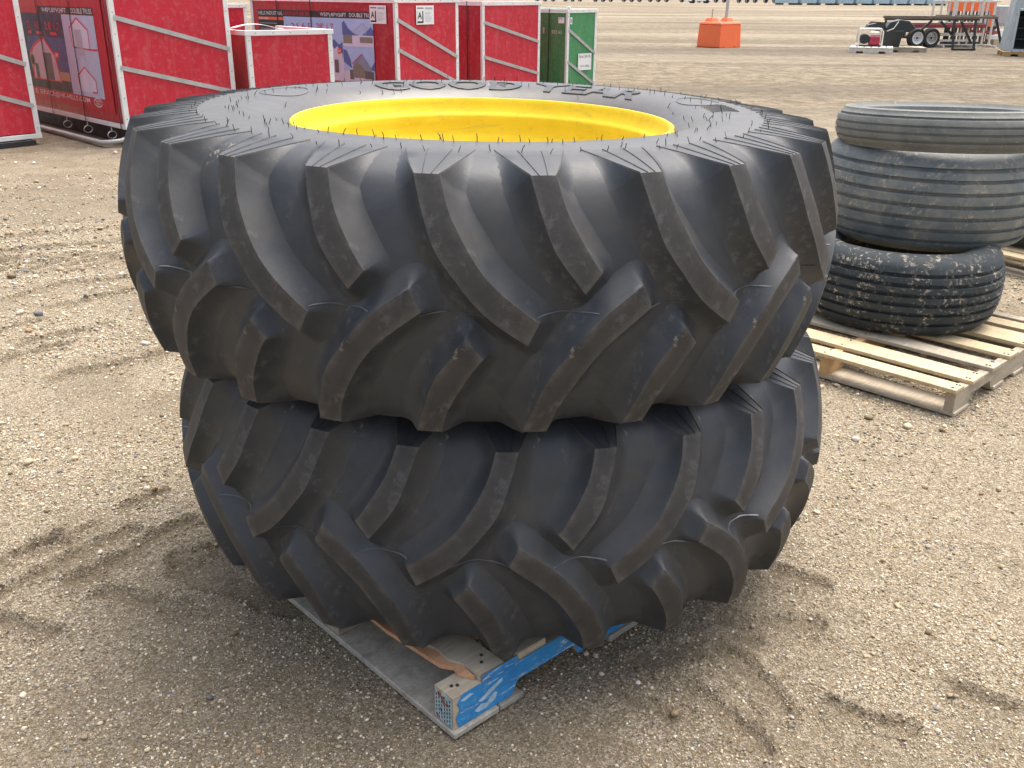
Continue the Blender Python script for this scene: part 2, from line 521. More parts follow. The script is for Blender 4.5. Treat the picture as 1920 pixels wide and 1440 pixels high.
M['brownsteel'] = simple('weathered brown steel', (0.16, 0.12, 0.085), 0.6, var=0.3)
M['redsteel'] = simple('maroon painted steel', (0.25, 0.03, 0.035), 0.5, var=0.25)
M['whitesteel'] = simple('chipped white steel', (0.70, 0.66, 0.58), 0.55, var=0.15, scale=10, dirt=(0.25, 0.14, 0.08), dirt_amt=0.7)
M['whitewheel'] = simple('white wheel rim', (0.75, 0.76, 0.78), 0.35, var=0.05)
M['chrome'] = simple('dull chrome rim', (0.5, 0.5, 0.5), 0.35, 0.7)
M['tyre'] = simple('plain tyre rubber', (0.02, 0.02, 0.021), 0.7)
M['galvblue'] = simple('galvanised duct sheet', (0.44, 0.52, 0.56), 0.4, 0.45, var=0.18, scale=4)
M['darkgrey'] = simple('dark grey interior', (0.07, 0.075, 0.08), 0.7)
M['grey'] = simple('light grey box', (0.42, 0.43, 0.44), 0.5)
M['engine'] = simple('red engine cover', (0.32, 0.02, 0.05), 0.4)
M['plastic'] = simple('black plastic tub', (0.025, 0.032, 0.034), 0.4)
M['beige'] = simple('cream panel', (0.62, 0.58, 0.48), 0.6)
M['binblue'] = simple('pale blue bin', (0.42, 0.55, 0.62), 0.5, var=0.12, scale=0.6)
M['binwhite'] = simple('white bin', (0.66, 0.66, 0.60), 0.5, var=0.1, scale=0.6)
M['glass'] = simple('dark car glass', (0.02, 0.025, 0.03), 0.1)
M['carwhite'] = simple('white car paint', (0.78, 0.79, 0.80), 0.25, var=0.03)
M['ground'] = ground_mat()
M['stone'] = stone_mat()
# flat print colours
for nm, c in (('p_black', (0.03, 0.028, 0.03)), ('p_white', (0.70, 0.69, 0.70)), ('p_red', (0.60, 0.03, 0.05)), ('p_night', (0.030, 0.035, 0.085)),
              ('p_navy', (0.06, 0.09, 0.24)), ('p_pale', (0.44, 0.50, 0.64)), ('p_sky', (0.36, 0.50, 0.74)), ('p_snow', (0.60, 0.60, 0.72)),
              ('p_mount', (0.08, 0.14, 0.33)), ('p_wall', (0.50, 0.50, 0.55)), ('p_door', (0.12, 0.12, 0.125)), ('p_tan', (0.42, 0.30, 0.16)),
              ('p_olive', (0.20, 0.21, 0.16)), ('p_roof', (0.22, 0.27, 0.36)), ('p_grey', (0.38, 0.40, 0.46)), ('p_crimson', (0.45, 0.02, 0.035)),
              ('p_orange', (0.75, 0.12, 0.05)), ('p_paper', (0.74, 0.74, 0.73)), ('p_chalk', (0.62, 0.66, 0.62))):
    M[nm] = simple('print ' + nm[2:], c, 0.4, var=0.07, scale=5)

# ------------------------------------------------------------------ ground
# tread prints pressed into the damp soil: x0,y0,x1,y1,width (metres)
BARS = [(0.336, 2.045, 0.64, 2.147, 0.07), (0.604, 2.224, 0.852, 2.21, 0.06), (0.807, 2.475, 0.925, 2.406, 0.06), (0.563, 2.101, 0.683, 1.855, 0.055),
        (0.452, 1.95, 0.588, 1.73, 0.05), (0.261, 1.928, 0.394, 1.833, 0.05), (-0.979, 2.458, -0.63, 2.265, 0.09), (-1.223, 2.661, -1.47, 2.31, 0.05),
        (-1.057, 2.724, -1.278, 2.375, 0.05), (-1.215, 2.909, -1.3, 2.815, 0.05), (-1.405, 2.18, -1.252, 2.135, 0.05), (-0.903, 2.586, -1.028, 2.507, 0.05),
        (-1.168, 2.322, -0.943, 2.248, 0.05), (-1.489, 2.546, -1.349, 2.693, 0.045), (-1.543, 2.456, -1.434, 2.609, 0.045), (-2.518, 4.995, -2.241, 5.306, 0.06),
        (-2.4, 4.436, -2.094, 4.732, 0.06), (-2.413, 4.198, -2.201, 4.402, 0.06), (-2.041, 3.983, -1.695, 4.301, 0.06), (-2.609, 4.592, -2.5, 4.765, 0.06),
        (-2.569, 5.461, -2.361, 5.582, 0.05), (-2.821, 5.134, -2.663, 5.458, 0.05), (0.794, 1.876, 0.95, 1.803, 0.04), (1.149, 1.938, 1.242, 1.881, 0.05),
        (-2.678, 6.512, -3.409, 6.192, 0.08), (-2.868, 6.913, -3.592, 6.559, 0.06), (-3.043, 7.212, -3.563, 6.975, 0.06)]
for i in range(10):     # two more faint rows of lug prints running past on the left and the right
    BARS.append((-3.7 + i * 0.16, 5.55 + i * 0.03, -3.5 + i * 0.16, 5.85 + i * 0.03, 0.045))
    BARS.append((-3.4 + i * 0.16, 6.05 + i * 0.03, -3.62 + i * 0.16, 5.83 + i * 0.03, 0.045))


def ground_fields(x, y):
    r = np.hypot(x, y - 2.5)
    near = 1 / (1 + (r / 9.0) ** 4)
    wob = (fbm(x * 9, y * 9, 5, 3) - 0.5) * 0.05
    h = 0.030 * (fbm(x * 0.9, y * 0.9, 1, 4) - 0.5) * near + 0.016 * (fbm(x * 5, y * 5, 2, 4) - 0.5) * near
    h = h + 0.007 * (fbm(x * 22, y * 22, 3, 3) - 0.5) * near + 0.10 * (fbm(x * 0.06, y * 0.06, 8, 4) - 0.5) * (1 - near)
    dirt = np.zeros_like(x)
    for i, (x0, y0, x1, y1, w) in enumerate(BARS):
        dx, dy = x1 - x0, y1 - y0; L2 = dx * dx + dy * dy
        sel = (np.abs(x - (x0 + x1) / 2) < abs(dx) / 2 + 0.2) & (np.abs(y - (y0 + y1) / 2) < abs(dy) / 2 + 0.2)
        if not sel.any(): continue
        xs, ys = x[sel], y[sel]
        tt = np.clip(((xs - x0) * dx + (ys - y0) * dy) / L2, 0, 1)
        d = np.hypot(xs - x0 - tt * dx, ys - y0 - tt * dy) + wob[sel]
        amp = 1.15 if i < 15 else 1.3
        ins = 1 / (1 + np.exp(np.clip((d - w * 0.55) / 0.004, -30, 30)))
        rim = np.exp(-((d - w * 0.75) / 0.013) ** 2)
        h[sel] += amp * (-0.014 * ins + 0.013 * rim * (0.25 + 1.1 * vnoise(xs * 38, ys * 38, 9)))
        dirt[sel] = np.maximum(dirt[sel], 0.62 * ins)
    # smooth damp soil in soft patches
    pt_ = np.clip((fbm(x * 1.25 + 3, y * 1.25, 41, 5) - 0.50) * 6, 0, 1) * 0.62 * near
    for (cx, cy, rr) in ((-0.85, 2.35, .42), (0.45, 1.98, .42), (-1.25, 2.6, .30), (0.75, 2.2, .25), (-0.45, 1.75, .2)):
        q = np.hypot(x - cx, y - cy) / rr + (fbm(x * 4, y * 4, 51, 4) - 0.5) * 1.3
        pt_ = np.maximum(pt_, 0.38 * np.clip((1.05 - q) * 2.5, 0, 1))
    dirt = np.maximum(dirt, pt_ * (0.75 + 0.5 * (fbm(x * 14, y * 14, 61, 3) - 0.5)))
    # long windrows of graded soil far out
    for (cx, cy, sx, sy, hh) in ((6, 132, 14, 3.0, 0.85), (-4, 120, 12, 3, 0.6), (60, 95, 40, 2.0, 0.25), (20, 70, 30, 1.5, 0.18)):
        h = h + hh * np.exp(-((x - cx) / sx) ** 2 - ((y - cy) / sy) ** 2) * (0.7 + 0.6 * fbm(x * 0.3, y * 0.3, 12, 3))
    # flat where the pallets bear
    for (px, py, pr) in ((0.01, 2.45, 0.75), (1.85, 4.55, 0.8)):
        k = 1 / (1 + np.exp(np.clip((np.hypot(x - px, y - py) - pr) / 0.12, -30, 30)))
        h = h * (1 - 0.75 * k) - 0.002 * k
    return h - 0.006, dirt, near


def axis_lines(lo, hi, step, far0, far1, grow=1.09):
    mid = np.arange(lo, hi, step)
    a = [mid[-1]]; s = step
    while a[-1] < far1: s *= grow; a.append(a[-1] + s)
    b = [mid[0]]; s = step
    while b[-1] > far0: s *= grow; b.append(b[-1] - s)
    return np.array(b[:0:-1] + list(mid) + a[1:])


gx = axis_lines(-3.4, 2.4, 0.012, -1500, 1500)
gy = axis_lines(1.2, 6.4, 0.012, -300, 2500, 1.06)
X, Y = np.meshgrid(gx, gy)
hh, dd, nn = ground_fields(X.ravel(), Y.ravel())
verts = np.stack([X.ravel(), Y.ravel(), hh], 1)
nx, ny = len(gx), len(gy)
ii = (np.arange(ny - 1)[:, None] * nx + np.arange(nx - 1)[None]).ravel()
quads = np.stack([ii, ii + 1, ii + nx + 1, ii + nx], 1)


def np_mesh(name, v, f, k):
    me = bpy.data.meshes.new(name)
    me.vertices.add(len(v)); me.vertices.foreach_set('co', v.astype(np.float32).ravel())
    me.loops.add(f.size); me.loops.foreach_set('vertex_index', f.astype(np.int32).ravel())
    me.polygons.add(len(f)); me.polygons.foreach_set('loop_start', (np.arange(len(f)) * k).astype(np.int32))
    me.update(calc_edges=True)
    return me


me = np_mesh('ground', verts, quads, 4)
me.shade_smooth()
for an, av in (('dirt', dd), ('near', nn)):
    a = me.attributes.new(an, 'FLOAT', 'POINT'); a.data.foreach_set('value', av.astype(np.float32))
g = link_mesh('ground', me, M['ground'])
tag(g, 'sandy gravel yard with damp tread prints', 'ground', kind='structure')


# ------------------------------------------------------------------ gravel
def icosa():
    p = (1 + 5 ** 0.5) / 2
    v = np.array([(-1, p, 0), (1, p, 0), (-1, -p, 0), (1, -p, 0), (0, -1, p), (0, 1, p), (0, -1, -p), (0, 1, -p), (p, 0, -1), (p, 0, 1), (-p, 0, -1), (-p, 0, 1)], float)
    v /= np.linalg.norm(v[0])
    f = np.array([(0, 11, 5), (0, 5, 1), (0, 1, 7), (0, 7, 10), (0, 10, 11), (1, 5, 9), (5, 11, 4), (11, 10, 2), (10, 7, 6), (7, 1, 8), (3, 9, 4), (3, 4, 2), (3, 2, 6), (3, 6, 8), (3, 8, 9), (4, 9, 5), (2, 4, 11), (6, 2, 10), (8, 6, 7), (9, 8, 1)])
    return v, f


def subdiv(v, f):
    v = [tuple(p) for p in v]; cache = {}
    def m(a, b):
        k = (min(a, b), max(a, b))
        if k not in cache:
            q = np.array(v[a]) + np.array(v[b]); v.append(tuple(q / np.linalg.norm(q))); cache[k] = len(v) - 1
        return cache[k]
    nf = []
    for a, b, c in f:
        ab, bc, ca = m(a, b), m(b, c), m(c, a)
        nf += [(a, ab, ca), (b, bc, ab), (c, ca, bc), (ab, bc, ca)]
    return np.array(v), np.array(nf)


def scatter(name, n, smin, smax, power, ylo, yhi, level, label, embed=0.25):
    # sample over the yard in front of the camera, thinning with distance
    need = n; P = []
    while need > 0:
        k = need * 3
        y = ylo * (yhi / ylo) ** RNG.random(k)
        x = (RNG.random(k) * 2 - 1) * (0.66 * y + 0.35)
        h, d, nr = ground_fields(x, y)
        pat = fbm(x * 1.6, y * 1.6, 31, 4)
        keep = RNG.random(k) < np.clip(np.clip(1 - 1.25 * d, 0.06, 1) * np.clip((pat - 0.30) * 3.2, 0.15, 1), 0, 1)
        # nothing under the pallets' own boards
        P.append(np.stack([x, y, h], 1)[keep]); need -= int(keep.sum())
    P = np.concatenate(P)[:n]
    s = smin * (smax / smin) ** (RNG.random(n) ** power)
    s = s * np.clip(P[:, 1] / 2.6, 0.85, 2.2)
    v0, f0 = icosa()
    if level: v0, f0 = subdiv(v0, f0)
    nv, nf = len(v0), len(f0)
    jit = 1 + (RNG.random((n, nv)) - 0.5) * 0.42
    sc = np.stack([1 + 0.5 * (RNG.random(n) - 0.3), 0.8 + 0.4 * RNG.random(n), 0.55 + 0.3 * RNG.random(n)], 1) * s[:, None] * 0.5
    V = v0[None] * jit[:, :, None] * sc[:, None, :]
    a = RNG.random(n) * 6.283; tl = (RNG.random(n) - 0.5) * 0.9
    ct, st = np.cos(tl)[:, None], np.sin(tl)[:, None]
    V = np.stack([V[..., 0], V[..., 1] * ct - V[..., 2] * st, V[..., 1] * st + V[..., 2] * ct], -1)
    c, q = np.cos(a)[:, None], np.sin(a)[:, None]
    V = np.stack([V[..., 0] * c - V[..., 1] * q, V[..., 0] * q + V[..., 1] * c, V[..., 2]], -1)
    V = V + P[:, None, :] + np.array([0, 0, 1])[None, None] * (sc[:, 2] * (1 - 2 * embed))[:, None, None]
    F = (f0[None] + (np.arange(n) * nv)[:, None, None]).reshape(-1, 3)
    me = np_mesh(name, V.reshape(-1, 3), F, 3)
    o = link_mesh(name, me, M['stone'])
    tag(o, label, 'gravel', kind='stuff')
    return o


scatter('gravel', 78000, 0.0032, 0.0105, 1.5, 1.25, 9.0, 0, 'fine tan gravel scattered over the yard', 0.3)
scatter('pebbles', 2200, 0.008, 0.024, 3.2, 1.25, 11.0, 1, 'loose larger pebbles lying on the gravel', 0.2)

# ------------------------------------------------------------------ big tractor tyres
PITCH = 2 * math.pi / 26
ZT, RT, RC = 0.264, 0.900, 0.953


def catmull(pts, n):
    P = np.array(pts, float); P = np.vstack([2 * P[0] - P[1], P, 2 * P[-1] - P[-2]]); out = []
    for i in range(1, len(P) - 2):
        for t in np.linspace(0, 1, n, endpoint=False):
            a, b, c, d = P[i - 1], P[i], P[i + 1], P[i + 2]
            out.append(0.5 * ((2 * b) + (-a + c) * t + (2 * a - 5 * b + 4 * c - d) * t * t + (-a + 3 * b - 3 * c + d) * t ** 3))
    out.append(P[-2]); return np.array(out)


def half_profile(crest):
    pts = [(0, .910), (.05, .908), (.10, .9015), (.15, .890), (.19, .877), (.222, .860), (.247, .839), (.2655, .810), (.2765, .776), (.2825, .737), (.2848, .70), (.285, .660),
           (.281, .615), (.271, .575), (.256, .542), (.240, .516)]
    e = crest - 0.285
    pts = [(z + e * min(1, max(0, (z - .15) / .10)) * min(1, max(0, (r - .5) / .12)), r) for z, r in pts]
    return catmull(pts, 6)          # rows (z, r) from equator to bead


def top_r(z):
    return RC - (RC - RT) * (abs(z) / ZT) ** 2.1


# lug edges: (z, angle in degrees) from shoulder to nose; long lug
EL = [(.264, -1.55), (.2, -.4), (.13, 1.2), (.065, 4.0), (.025, 6.0), (-.009, 8.2), (-.055, 12.1)]
ER = [(.264, 1.6), (.206, 2.6), (.151, 4.3), (.093, 6.5), (.046, 9.2), (-.009, 13.4)]


def edge_angle(E, z):
    zs = [p[0] for p in E][::-1]; an = [p[1] for p in E][::-1]
    return np.interp(z, zs, an)


def smooth_edge(E, zend, n):
    C = catmull(E, 12)                      # (z, ang)
    s = np.r_[0, np.cumsum(np.hypot(np.diff(C[:, 0]), np.radians(np.diff(C[:, 1])) * .93))]
    k = np.argmax(C[:, 0] < zend) if (C[:, 0] < zend).any() else len(C) - 1
    tgt = np.linspace(0, s[k], n)
    return np.stack([np.interp(tgt, s, C[:, 0]), np.interp(tgt, s, C[:, 1])], 1)


def flank(d, D=0.062):
    t = min(1.0, d / D)
    return 1.03 * (1 - t) ** 2.7 - 0.03


def lug_mesh(name, long, crest, half, hand):
    """half +1 upper / -1 lower side of the tread, hand +1 / -1 the way the bars lean"""
    cp = half_profile(crest)
    zc_arr, rc_arr = cp[:, 0], cp[:, 1]
    eq2 = np.argmin(abs(rc_arr - 0.740))
    def carc_z(z):                          # carcass point under a tread point of height z
        zz = z * (1 - 0.16 * (abs(z) / ZT) ** 2)
        return zz, np.interp(abs(zz), zc_arr[:56], rc_arr[:56])
    zb, rb = carc_z(ZT)
    ib = np.argmin(abs(zc_arr[:62] - zb) + abs(rc_arr[:62] - rb))
    n = 20
    if long: L = smooth_edge(EL, -.055, n); Rr = smooth_edge(ER, -.009, n)
    else: L = smooth_edge(EL, .047, n); Rr = smooth_edge(ER, .088, n)
    rows = []                               # (top zL, angL, zR, angR, mode, par, b_end)
    zi, ri = cp[eq2]
    for f in (1.06, 1.0, .82, .64, .46, .3, .15, .012):
        hw = 1.6 + (5.7 - 1.6) * f
        rows.append(('fan', f, -hw, hw))
    for i in range(n): rows.append(('top', 0.0, L[i], Rr[i]))
    dl = (L[-1] - L[-4]); dr = (Rr[-1] - Rr[-4])
    def unit(d): l = math.hypot(d[0], math.radians(d[1]) * .93); return d / l
    ul, ur = unit(dl), unit(dr)
    for e in (.0025, .008, .016, .026, .037, .048, .058, .068):
        rows.append(('top', e, L[-1] + ul * e, Rr[-1] + ur * e))
    ds = [.068, .058, .048, .038, .029, .020, .0125, .006, .0014]
    mb = MB(); W = None
    for mode, e, A, B in rows:
        ring = []; at = []
        def pt(zt, rt, zc, rc, b, ang):
            z = zc + (zt - zc) * b; r = rc + (rt - rc) * b
            t = math.radians(ang) * hand
            return (r * math.cos(t), r * math.sin(t), z * half)
        if mode == 'fan':
            f = e
            k = ib + (eq2 - ib) * min(f, 1.0); k0 = int(k); k1 = min(k0 + 1, len(cp) - 1)
            zc, rc = cp[k0] + (cp[k1] - cp[k0]) * (k - k0)
            zt = ZT + (zi - ZT) * f; rt = RT + (ri - RT) * f
            bulge = 0.001 * math.sin(math.pi * min(1, f))
            zt += bulge
            if f > 1.0: zt -= .004
            sw = (1 - min(f, 1.0)) * 0.85 + 0.15
            for d in ds: ring.append(pt(zt, rt, zc, rc, flank(d), A - math.degrees(d * sw / .9))); at.append(0)
            for t in (0, .25, .5, .75, 1): ring.append(pt(zt, rt, zc, rc, 1, A + (B - A) * t)); at.append(0)
            for d in ds[::-1]: ring.append(pt(zt, rt, zc, rc, flank(d), B + math.degrees(d * sw / .9))); at.append(0)
        else:
            dv = np.array([A[0] - B[0], math.radians(A[1] - B[1]) * .93]); nv = np.array(dv) / np.hypot(*dv)
            # keep the sideways direction square to the bar
            for side, P, sgn in ((0, A, 1), (1, None, 0), (2, B, -1)):
                if side == 1:
                    for t in (0, .25, .5, .75, 1):
                        q = A + (B - A) * t; zc, rc = carc_z(q[0])
                        b = 1 if e == 0 else flank(e)
                        ring.append(pt(q[0], top_r(q[0]), zc, rc, b, q[1])); at.append(1.0 if e == 0 else 0.0)
                else:
                    seq = ds if side == 0 else ds[::-1]
                    for d in seq:
                        q = (P[0] + nv[0] * d * sgn * .75, P[1] + math.degrees(nv[1] * d * sgn / .93) * 1.05)
                        q = (min(q[0], ZT), q[1])
                        zc, rc = carc_z(q[0])
                        ring.append(pt(q[0], top_r(q[0]), zc, rc, flank(math.hypot(d, e)), q[1])); at.append(0.0)
        b0 = len(mb.v); m = len(ring)
        mb.v += ring; mb.at += at
        if W is not None:
            for i in range(m - 1):
                q = (b0 - m + i, b0 - m + i + 1, b0 + i + 1, b0 + i)
                mb.f.append(q if half * hand < 0 else q[::-1])
        W = m
    # moulded ribs fanned over the shoulder face
    for t in (-0.97, -0.33, 0.33, 0.97):
        vs = []
        for f in (0.0, .25, .5, .75, .98):
            hw = 1.6 + (5.7 - 1.6) * f
            zt = ZT + (zi - ZT) * f + 0.001 * math.sin(math.pi * f); rt = RT + (ri - RT) * f
            for dx, dz in ((-.0013, -.001), (0, .0020), (.0013, -.001)):
                a = (math.radians(hw * t) + dx / rt) * hand
                vs.append((rt * math.cos(a), rt * math.sin(a), (zt + dz) * half))
        fs = []
        for i in range(4):
            for k in range(2): fs.append((i * 3 + k, i * 3 + k + 1, i * 3 + 3 + k + 1, i * 3 + 3 + k))
        fs.append((0, 1, 2)); mb.add(vs, fs)
    me = mb.mesh(name, 32, 'top')
    me.materials.append(M['rubber'])
    return me


def side_z(cp, r):          # height of the sidewall at radius r
    k = np.argmax(cp[:, 0]); zz = cp[k - 14:, :]
    return float(np.interp(r, zz[::-1, 1], zz[::-1, 0]))


def text_mesh(s, bold=0.0, extrude=0.0, res=3, shear=0.0):
    cu = bpy.data.curves.new('txt', 'FONT'); cu.body = s; cu.resolution_u = res; cu.extrude = extrude; cu.offset = bold; cu.shear = shear
    o = bpy.data.objects.new('txt', cu); COL.objects.link(o)
    dg = bpy.context.evaluated_depsgraph_get()
    me = bpy.data.meshes.new_from_object(o.evaluated_get(dg))
    bpy.data.objects.remove(o); bpy.data.curves.remove(cu)
    me.materials.clear()
    return me


def tractor_tyre(root, hand, phase_deg, crest_up, crest_dn, whiskers=False, letters=False):
    up, dn = half_profile(crest_up), half_profile(crest_dn)
    prof = [(r, -z) for z, r in dn[::-1]] + [(r, z) for z, r in up[1:]]
    # inner lining so the casing is hollow
    inner = [(max(r - 0.035, 0.522), z * 0.90) for r, z in prof[2:-2:4]][::-1]
    mb = MB(); mb.lathe(prof + inner, 208, closed=True)
    carc = mb.build('casing', M['rubber'], root, smooth=40, attr='top')
    for half in (1, -1):
        crest = crest_up if half > 0 else crest_dn
        for kind in (0, 1):
            me = lug_mesh('lug', kind == 0, crest, half, hand)
            for k in range(13):
                o = bpy.data.objects.new('lug', me); COL.objects.link(o); o.parent = carc
                idx = 2 * k + (kind if half > 0 else 1 - kind)
                o.rotation_euler[2] = R(phase_deg) + PITCH * idx * hand
    # flash line round the middle, between the bars
    mb = MB(); N = 520; ring = []
    for i in range(N):
        a = 360.0 * i / N
        rel = ((a - phase_deg) * hand) % math.degrees(PITCH)
        lo, hi = 7.6 - 13.846, 12.7 - 13.846
        dist = 1e9
        for s in (-1, 0, 1, 2):
            l, h = 7.6 + s * 13.846, 12.7 + s * 13.846
            if rel < l: dist = min(dist, l - rel)
            elif rel > h: dist = min(dist, rel - h)
            else: dist = 0
        b = max(0, flank(math.radians(dist) * .93 * 0.74))
        r = 0.910 + (RC - .910) * b
        w = 0.0014 + 0.0007 * math.sin(i * 1.7) ; hgt = 0.0022 + 0.0012 * random.random()
        t = math.radians(a); c, s = math.cos(t), math.sin(t)
        dz = 0.0012 * math.sin(i * 0.9)
        ring.append([(r - .002, -w + dz), (r + hgt, dz), (r - .002, w + dz), dist > 0.25 and b < .93])
        for rr, z in ring[-1][:3]: mb.v.append((rr * c, rr * s, z)); mb.at.append(0)
    for i in range(N):
        j = (i + 1) % N
        if ring[i][3] and ring[j][3]:
            for k in range(2): mb.f.append((i * 3 + k, j * 3 + k, j * 3 + k + 1, i * 3 + k + 1))
    mb.build('mould_seam', M['seam'], root, smooth=60)
    if letters:
        # raised name round the far side of the upper sidewall
        me = text_mesh('GOOD YEAR', bold=0.028, extrude=0.03, res=3)
        v = np.zeros(len(me.vertices) * 3); me.vertices.foreach_get('co', v); v = v.reshape(-1, 3)
        w0, w1 = v[:, 0].min(), v[:, 0].max(); hgt = v[:, 1].max()
        a0, a1 = R(126), R(39)
        u = (v[:, 0] - w0) / (w1 - w0); ang = a0 + (a1 - a0) * u
        rad = 0.572 + 0.082 * v[:, 1] / hgt
        z = np.array([side_z(up, r) for r in rad]) + np.where(v[:, 2] > 0, 0.0032, -0.001)
        v = np.stack([rad * np.cos(ang), rad * np.sin(ang), z], 1)
        me.vertices.foreach_set('co', v.ravel()); me.update()
        link_mesh('lettering', me, M['letters'], root)
        # winged emblem between the two halves of the name
        mb = MB()
        for k, (b0, b1, rr) in enumerate(((88.3, 84.6, .642), (87.8, 84.6, .627), (87.2, 84.9, .612))):
            vs = []
            for t in np.linspace(0, 1, 7):
                a = R(b0 + (b1 - b0) * t); wd = 0.0055 * (0.4 + 0.6 * t)
                for q in (-wd, wd):
                    r = rr + q - 0.012 * t * t; vs.append((r * math.cos(a), r * math.sin(a), side_z(up, r) + .0022))
            mb.add(vs, [(2 * i, 2 * i + 1, 2 * i + 3, 2 * i + 2) for i in range(6)])
        mb.build('emblem', M['letters'], root)
        # two oval data plates moulded in the sidewall
        for ca, cr, da, dr, ribs in ((19, .655, 7.5, .052, True), (158, .64, 9, .050, False)):
            mb = MB(); pts = []
            for k in range(41):
                t = 2 * math.pi * k / 40; r = cr + dr * math.sin(t); a = R(ca + da * math.cos(t))
                pts.append((r * math.cos(a), r * math.sin(a), side_z(up, r) + .0005))
            mb.tube(pts, 0.0018, 5, cap=False)
            if ribs:
                for k in range(6):
                    a = R(ca - 20 + k * 2.1); q = []
                    for t in np.linspace(-1, 1, 7):
                        r = cr + .036 * t; q.append((r * math.cos(a + .012 * (1 - t * t)), r * math.sin(a + .012 * (1 - t * t)), side_z(up, r) + .001))
                    mb.tube(q, 0.0017, 5)
            mb.build('oval_moulding', M['seam'], root, smooth=50)
            me = text_mesh('DTR' if ribs else 'RADIAL', 0.0, 0.02, 2) if False else None
    if whiskers:
        mb = MB(); rnd = random.Random(5)
        spots = []
        for i in range(84): spots.append((rnd.uniform(0, 360), rnd.choice((.555, .60, .66, .725)) + rnd.uniform(-.012, .012)))
        for i in range(72): spots.append((360 * i / 72 + rnd.uniform(-1, 1), .648 + rnd.uniform(-.01, .01)))
        for i in range(78): spots.append((360 * i / 78 + rnd.uniform(-1, 1), .752 + rnd.uniform(-.012, .012)))
        for a, r in spots:
            a = R(a); z = side_z(up, r); L = rnd.uniform(.007, .019)
            p = Vector((r * math.cos(a), r * math.sin(a), z - .001))
            d = Vector((rnd.uniform(-.5, .5), rnd.uniform(-.5, .5), 1)).normalized()
            q = Vector((rnd.uniform(-1, 1), rnd.uniform(-1, 1), rnd.uniform(-.2, .3))) * rnd.uniform(0, .5)
            pts = [p, p + d * L * .5, p + d * L * .8 + q * L * .25, p + d * L + q * L * .7]
            mb.tube(pts, [.0009, .0009, .0008, .0006], 4)
        o = mb.build('rubber_vent_hairs', M['hair'], root)
        o['kind'] = 'stuff'
    return carc


UP_C = (-0.0881, 2.6796, 1.0444)
LO_C = (-0.0292, 2.7374, 0.4356)
wheel = empty('rimmed_farm_tire', UP_C, (0.0079, 0.0151, 0))
tag(wheel, 'upper tractor tire with yellow rim, lying flat on top of the other tire', 'tractor tire', 'two stacked tractor tires')
tractor_tyre(wheel, 1, -94.93, 0.286, 0.300, whiskers=True, letters=True)
lower = empty('bare_farm_tire', LO_C, (-0.0013, 0.0119, 0))
tag(lower, 'lower tractor tire pressed under the yellow rimmed one, lying on the blue pallet', 'tractor tire', 'two stacked tractor tires')
tractor_tyre(lower, -1, -116.58, 0.305, 0.300)

# yellow rim: flange, bead seat, drop centre, disc
rp = [(.517, .243), (.515, .2485), (.511, .251), (.506, .2505), (.5025, .246), (.500, .236), (.495, .222), (.4885, .2115), (.484, .2060), (.4785, .2020), (.4758, .196), (.4745, .175), (.471, .150),
      (.466, .138), (.452, .118), (.446, .09), (.446, -.04), (.452, -.075), (.471, -.10), (.474, -.19), (.488, -.2115), (.500, -.236), (.506, -.2505), (.515, -.2485), (.517, -.243)]
ro = [(r + .012 + (0.004 if abs(z) < .2 else 0), z * .985) for r, z in rp[5:-5]][::-1]
rim = MB().lathe(rp + ro, 160, closed=True).build('rim', M['yellow'], wheel, smooth=35)
disc = [(.455, -.055), (.40, -.075), (.30, -.10), (.22, -.085), (.16, -.085), (.16, -.097), (.22, -.097), (.30, -.112), (.40, -.087), (.455, -.067)]
MB().lathe(disc, 96, closed=True).build('disc', M['yellow'], rim, smooth=35)
bolt = MB().lathe([(0.0, -.06), (.016, -.06), (.016, -.09), (0, -.09)], 6, ctr=(.19, 0, 0)).mesh('bolt'); fix_normals(bolt); bolt.materials.append(M['nail'])
for k in range(8):
    o = link_mesh('bolt', bolt, None, rim); o.rotation_euler[2] = k * math.pi / 4

# ------------------------------------------------------------------ blue pallet
bp = empty('blue_pallet', (-0.130, 1.754, 0), (0, 0, R(43)))
tag(bp, 'broken pallet with chipped blue stringer under the stacked tractor tires', 'pallet')


def stringer(name, x1, y0, y1, z0, z1, notches, mat, parent, c=.003):
    poly = [(0, z0)]
    for a, b, h in notches: poly += [(a, z0), (a + .022, h), (b - .022, h), (b, z0)]
    poly += [(x1, z0), (x1, z1), (0, z1)]
    mb = MB().prism(poly, y0, y1, lambda a, b, h: (a, h, b))
    me = mb.mesh(name); fix_normals(me)
    return link_mesh(name, me, mat, parent)


# local x runs along the stringers, local y along the deck boards
NOT = [(.185, .42, .055), (.80, 1.03, .055)]
s1 = stringer('stringer', 1.22, .0, .068, .019, .109, NOT, M['woodgrey'], bp)
MB().prism([(0.016, .0195), (.183, .0195), (.203, .0555), (.402, .0555), (.422, .0195), (.80, .0195), (.822, .0555), (1.008, .0555), (1.03, .0195), (1.218, .0195), (1.218, .108), (0.03, .108), (0.012, .09), (0.02, .07), (0.008, .05)],
           -.0025, -.0002, lambda a, b, h: (a, h, b)).build('paint_layer', M['blue'], s1)
pl = MB()
for poly in ([(.062, .040), (.085, .050), (.10, .043), (.125, .062), (.135, .056), (.128, .040), (.10, .030), (.075, .030)], [(.075, .062), (.11, .078), (.15, .090), (.152, .082), (.12, .068), (.085, .055)], [(.02, .095), (.05, .100), (.06, .094), (.03, .088)]):
    pl.prism(poly, -.0034, -.0027, lambda a, b, h: (a, h, b))
me = pl.mesh('torn_label'); fix_normals(me); link_mesh('torn_label', me, M['scuff'], s1)
stringer('stringer', 1.22, .48, .535, .019, .109, NOT, M['woodgrey'], bp)
stringer('stringer', 1.22, .96, 1.015, .019, .109, NOT, M['woodgrey'], bp)
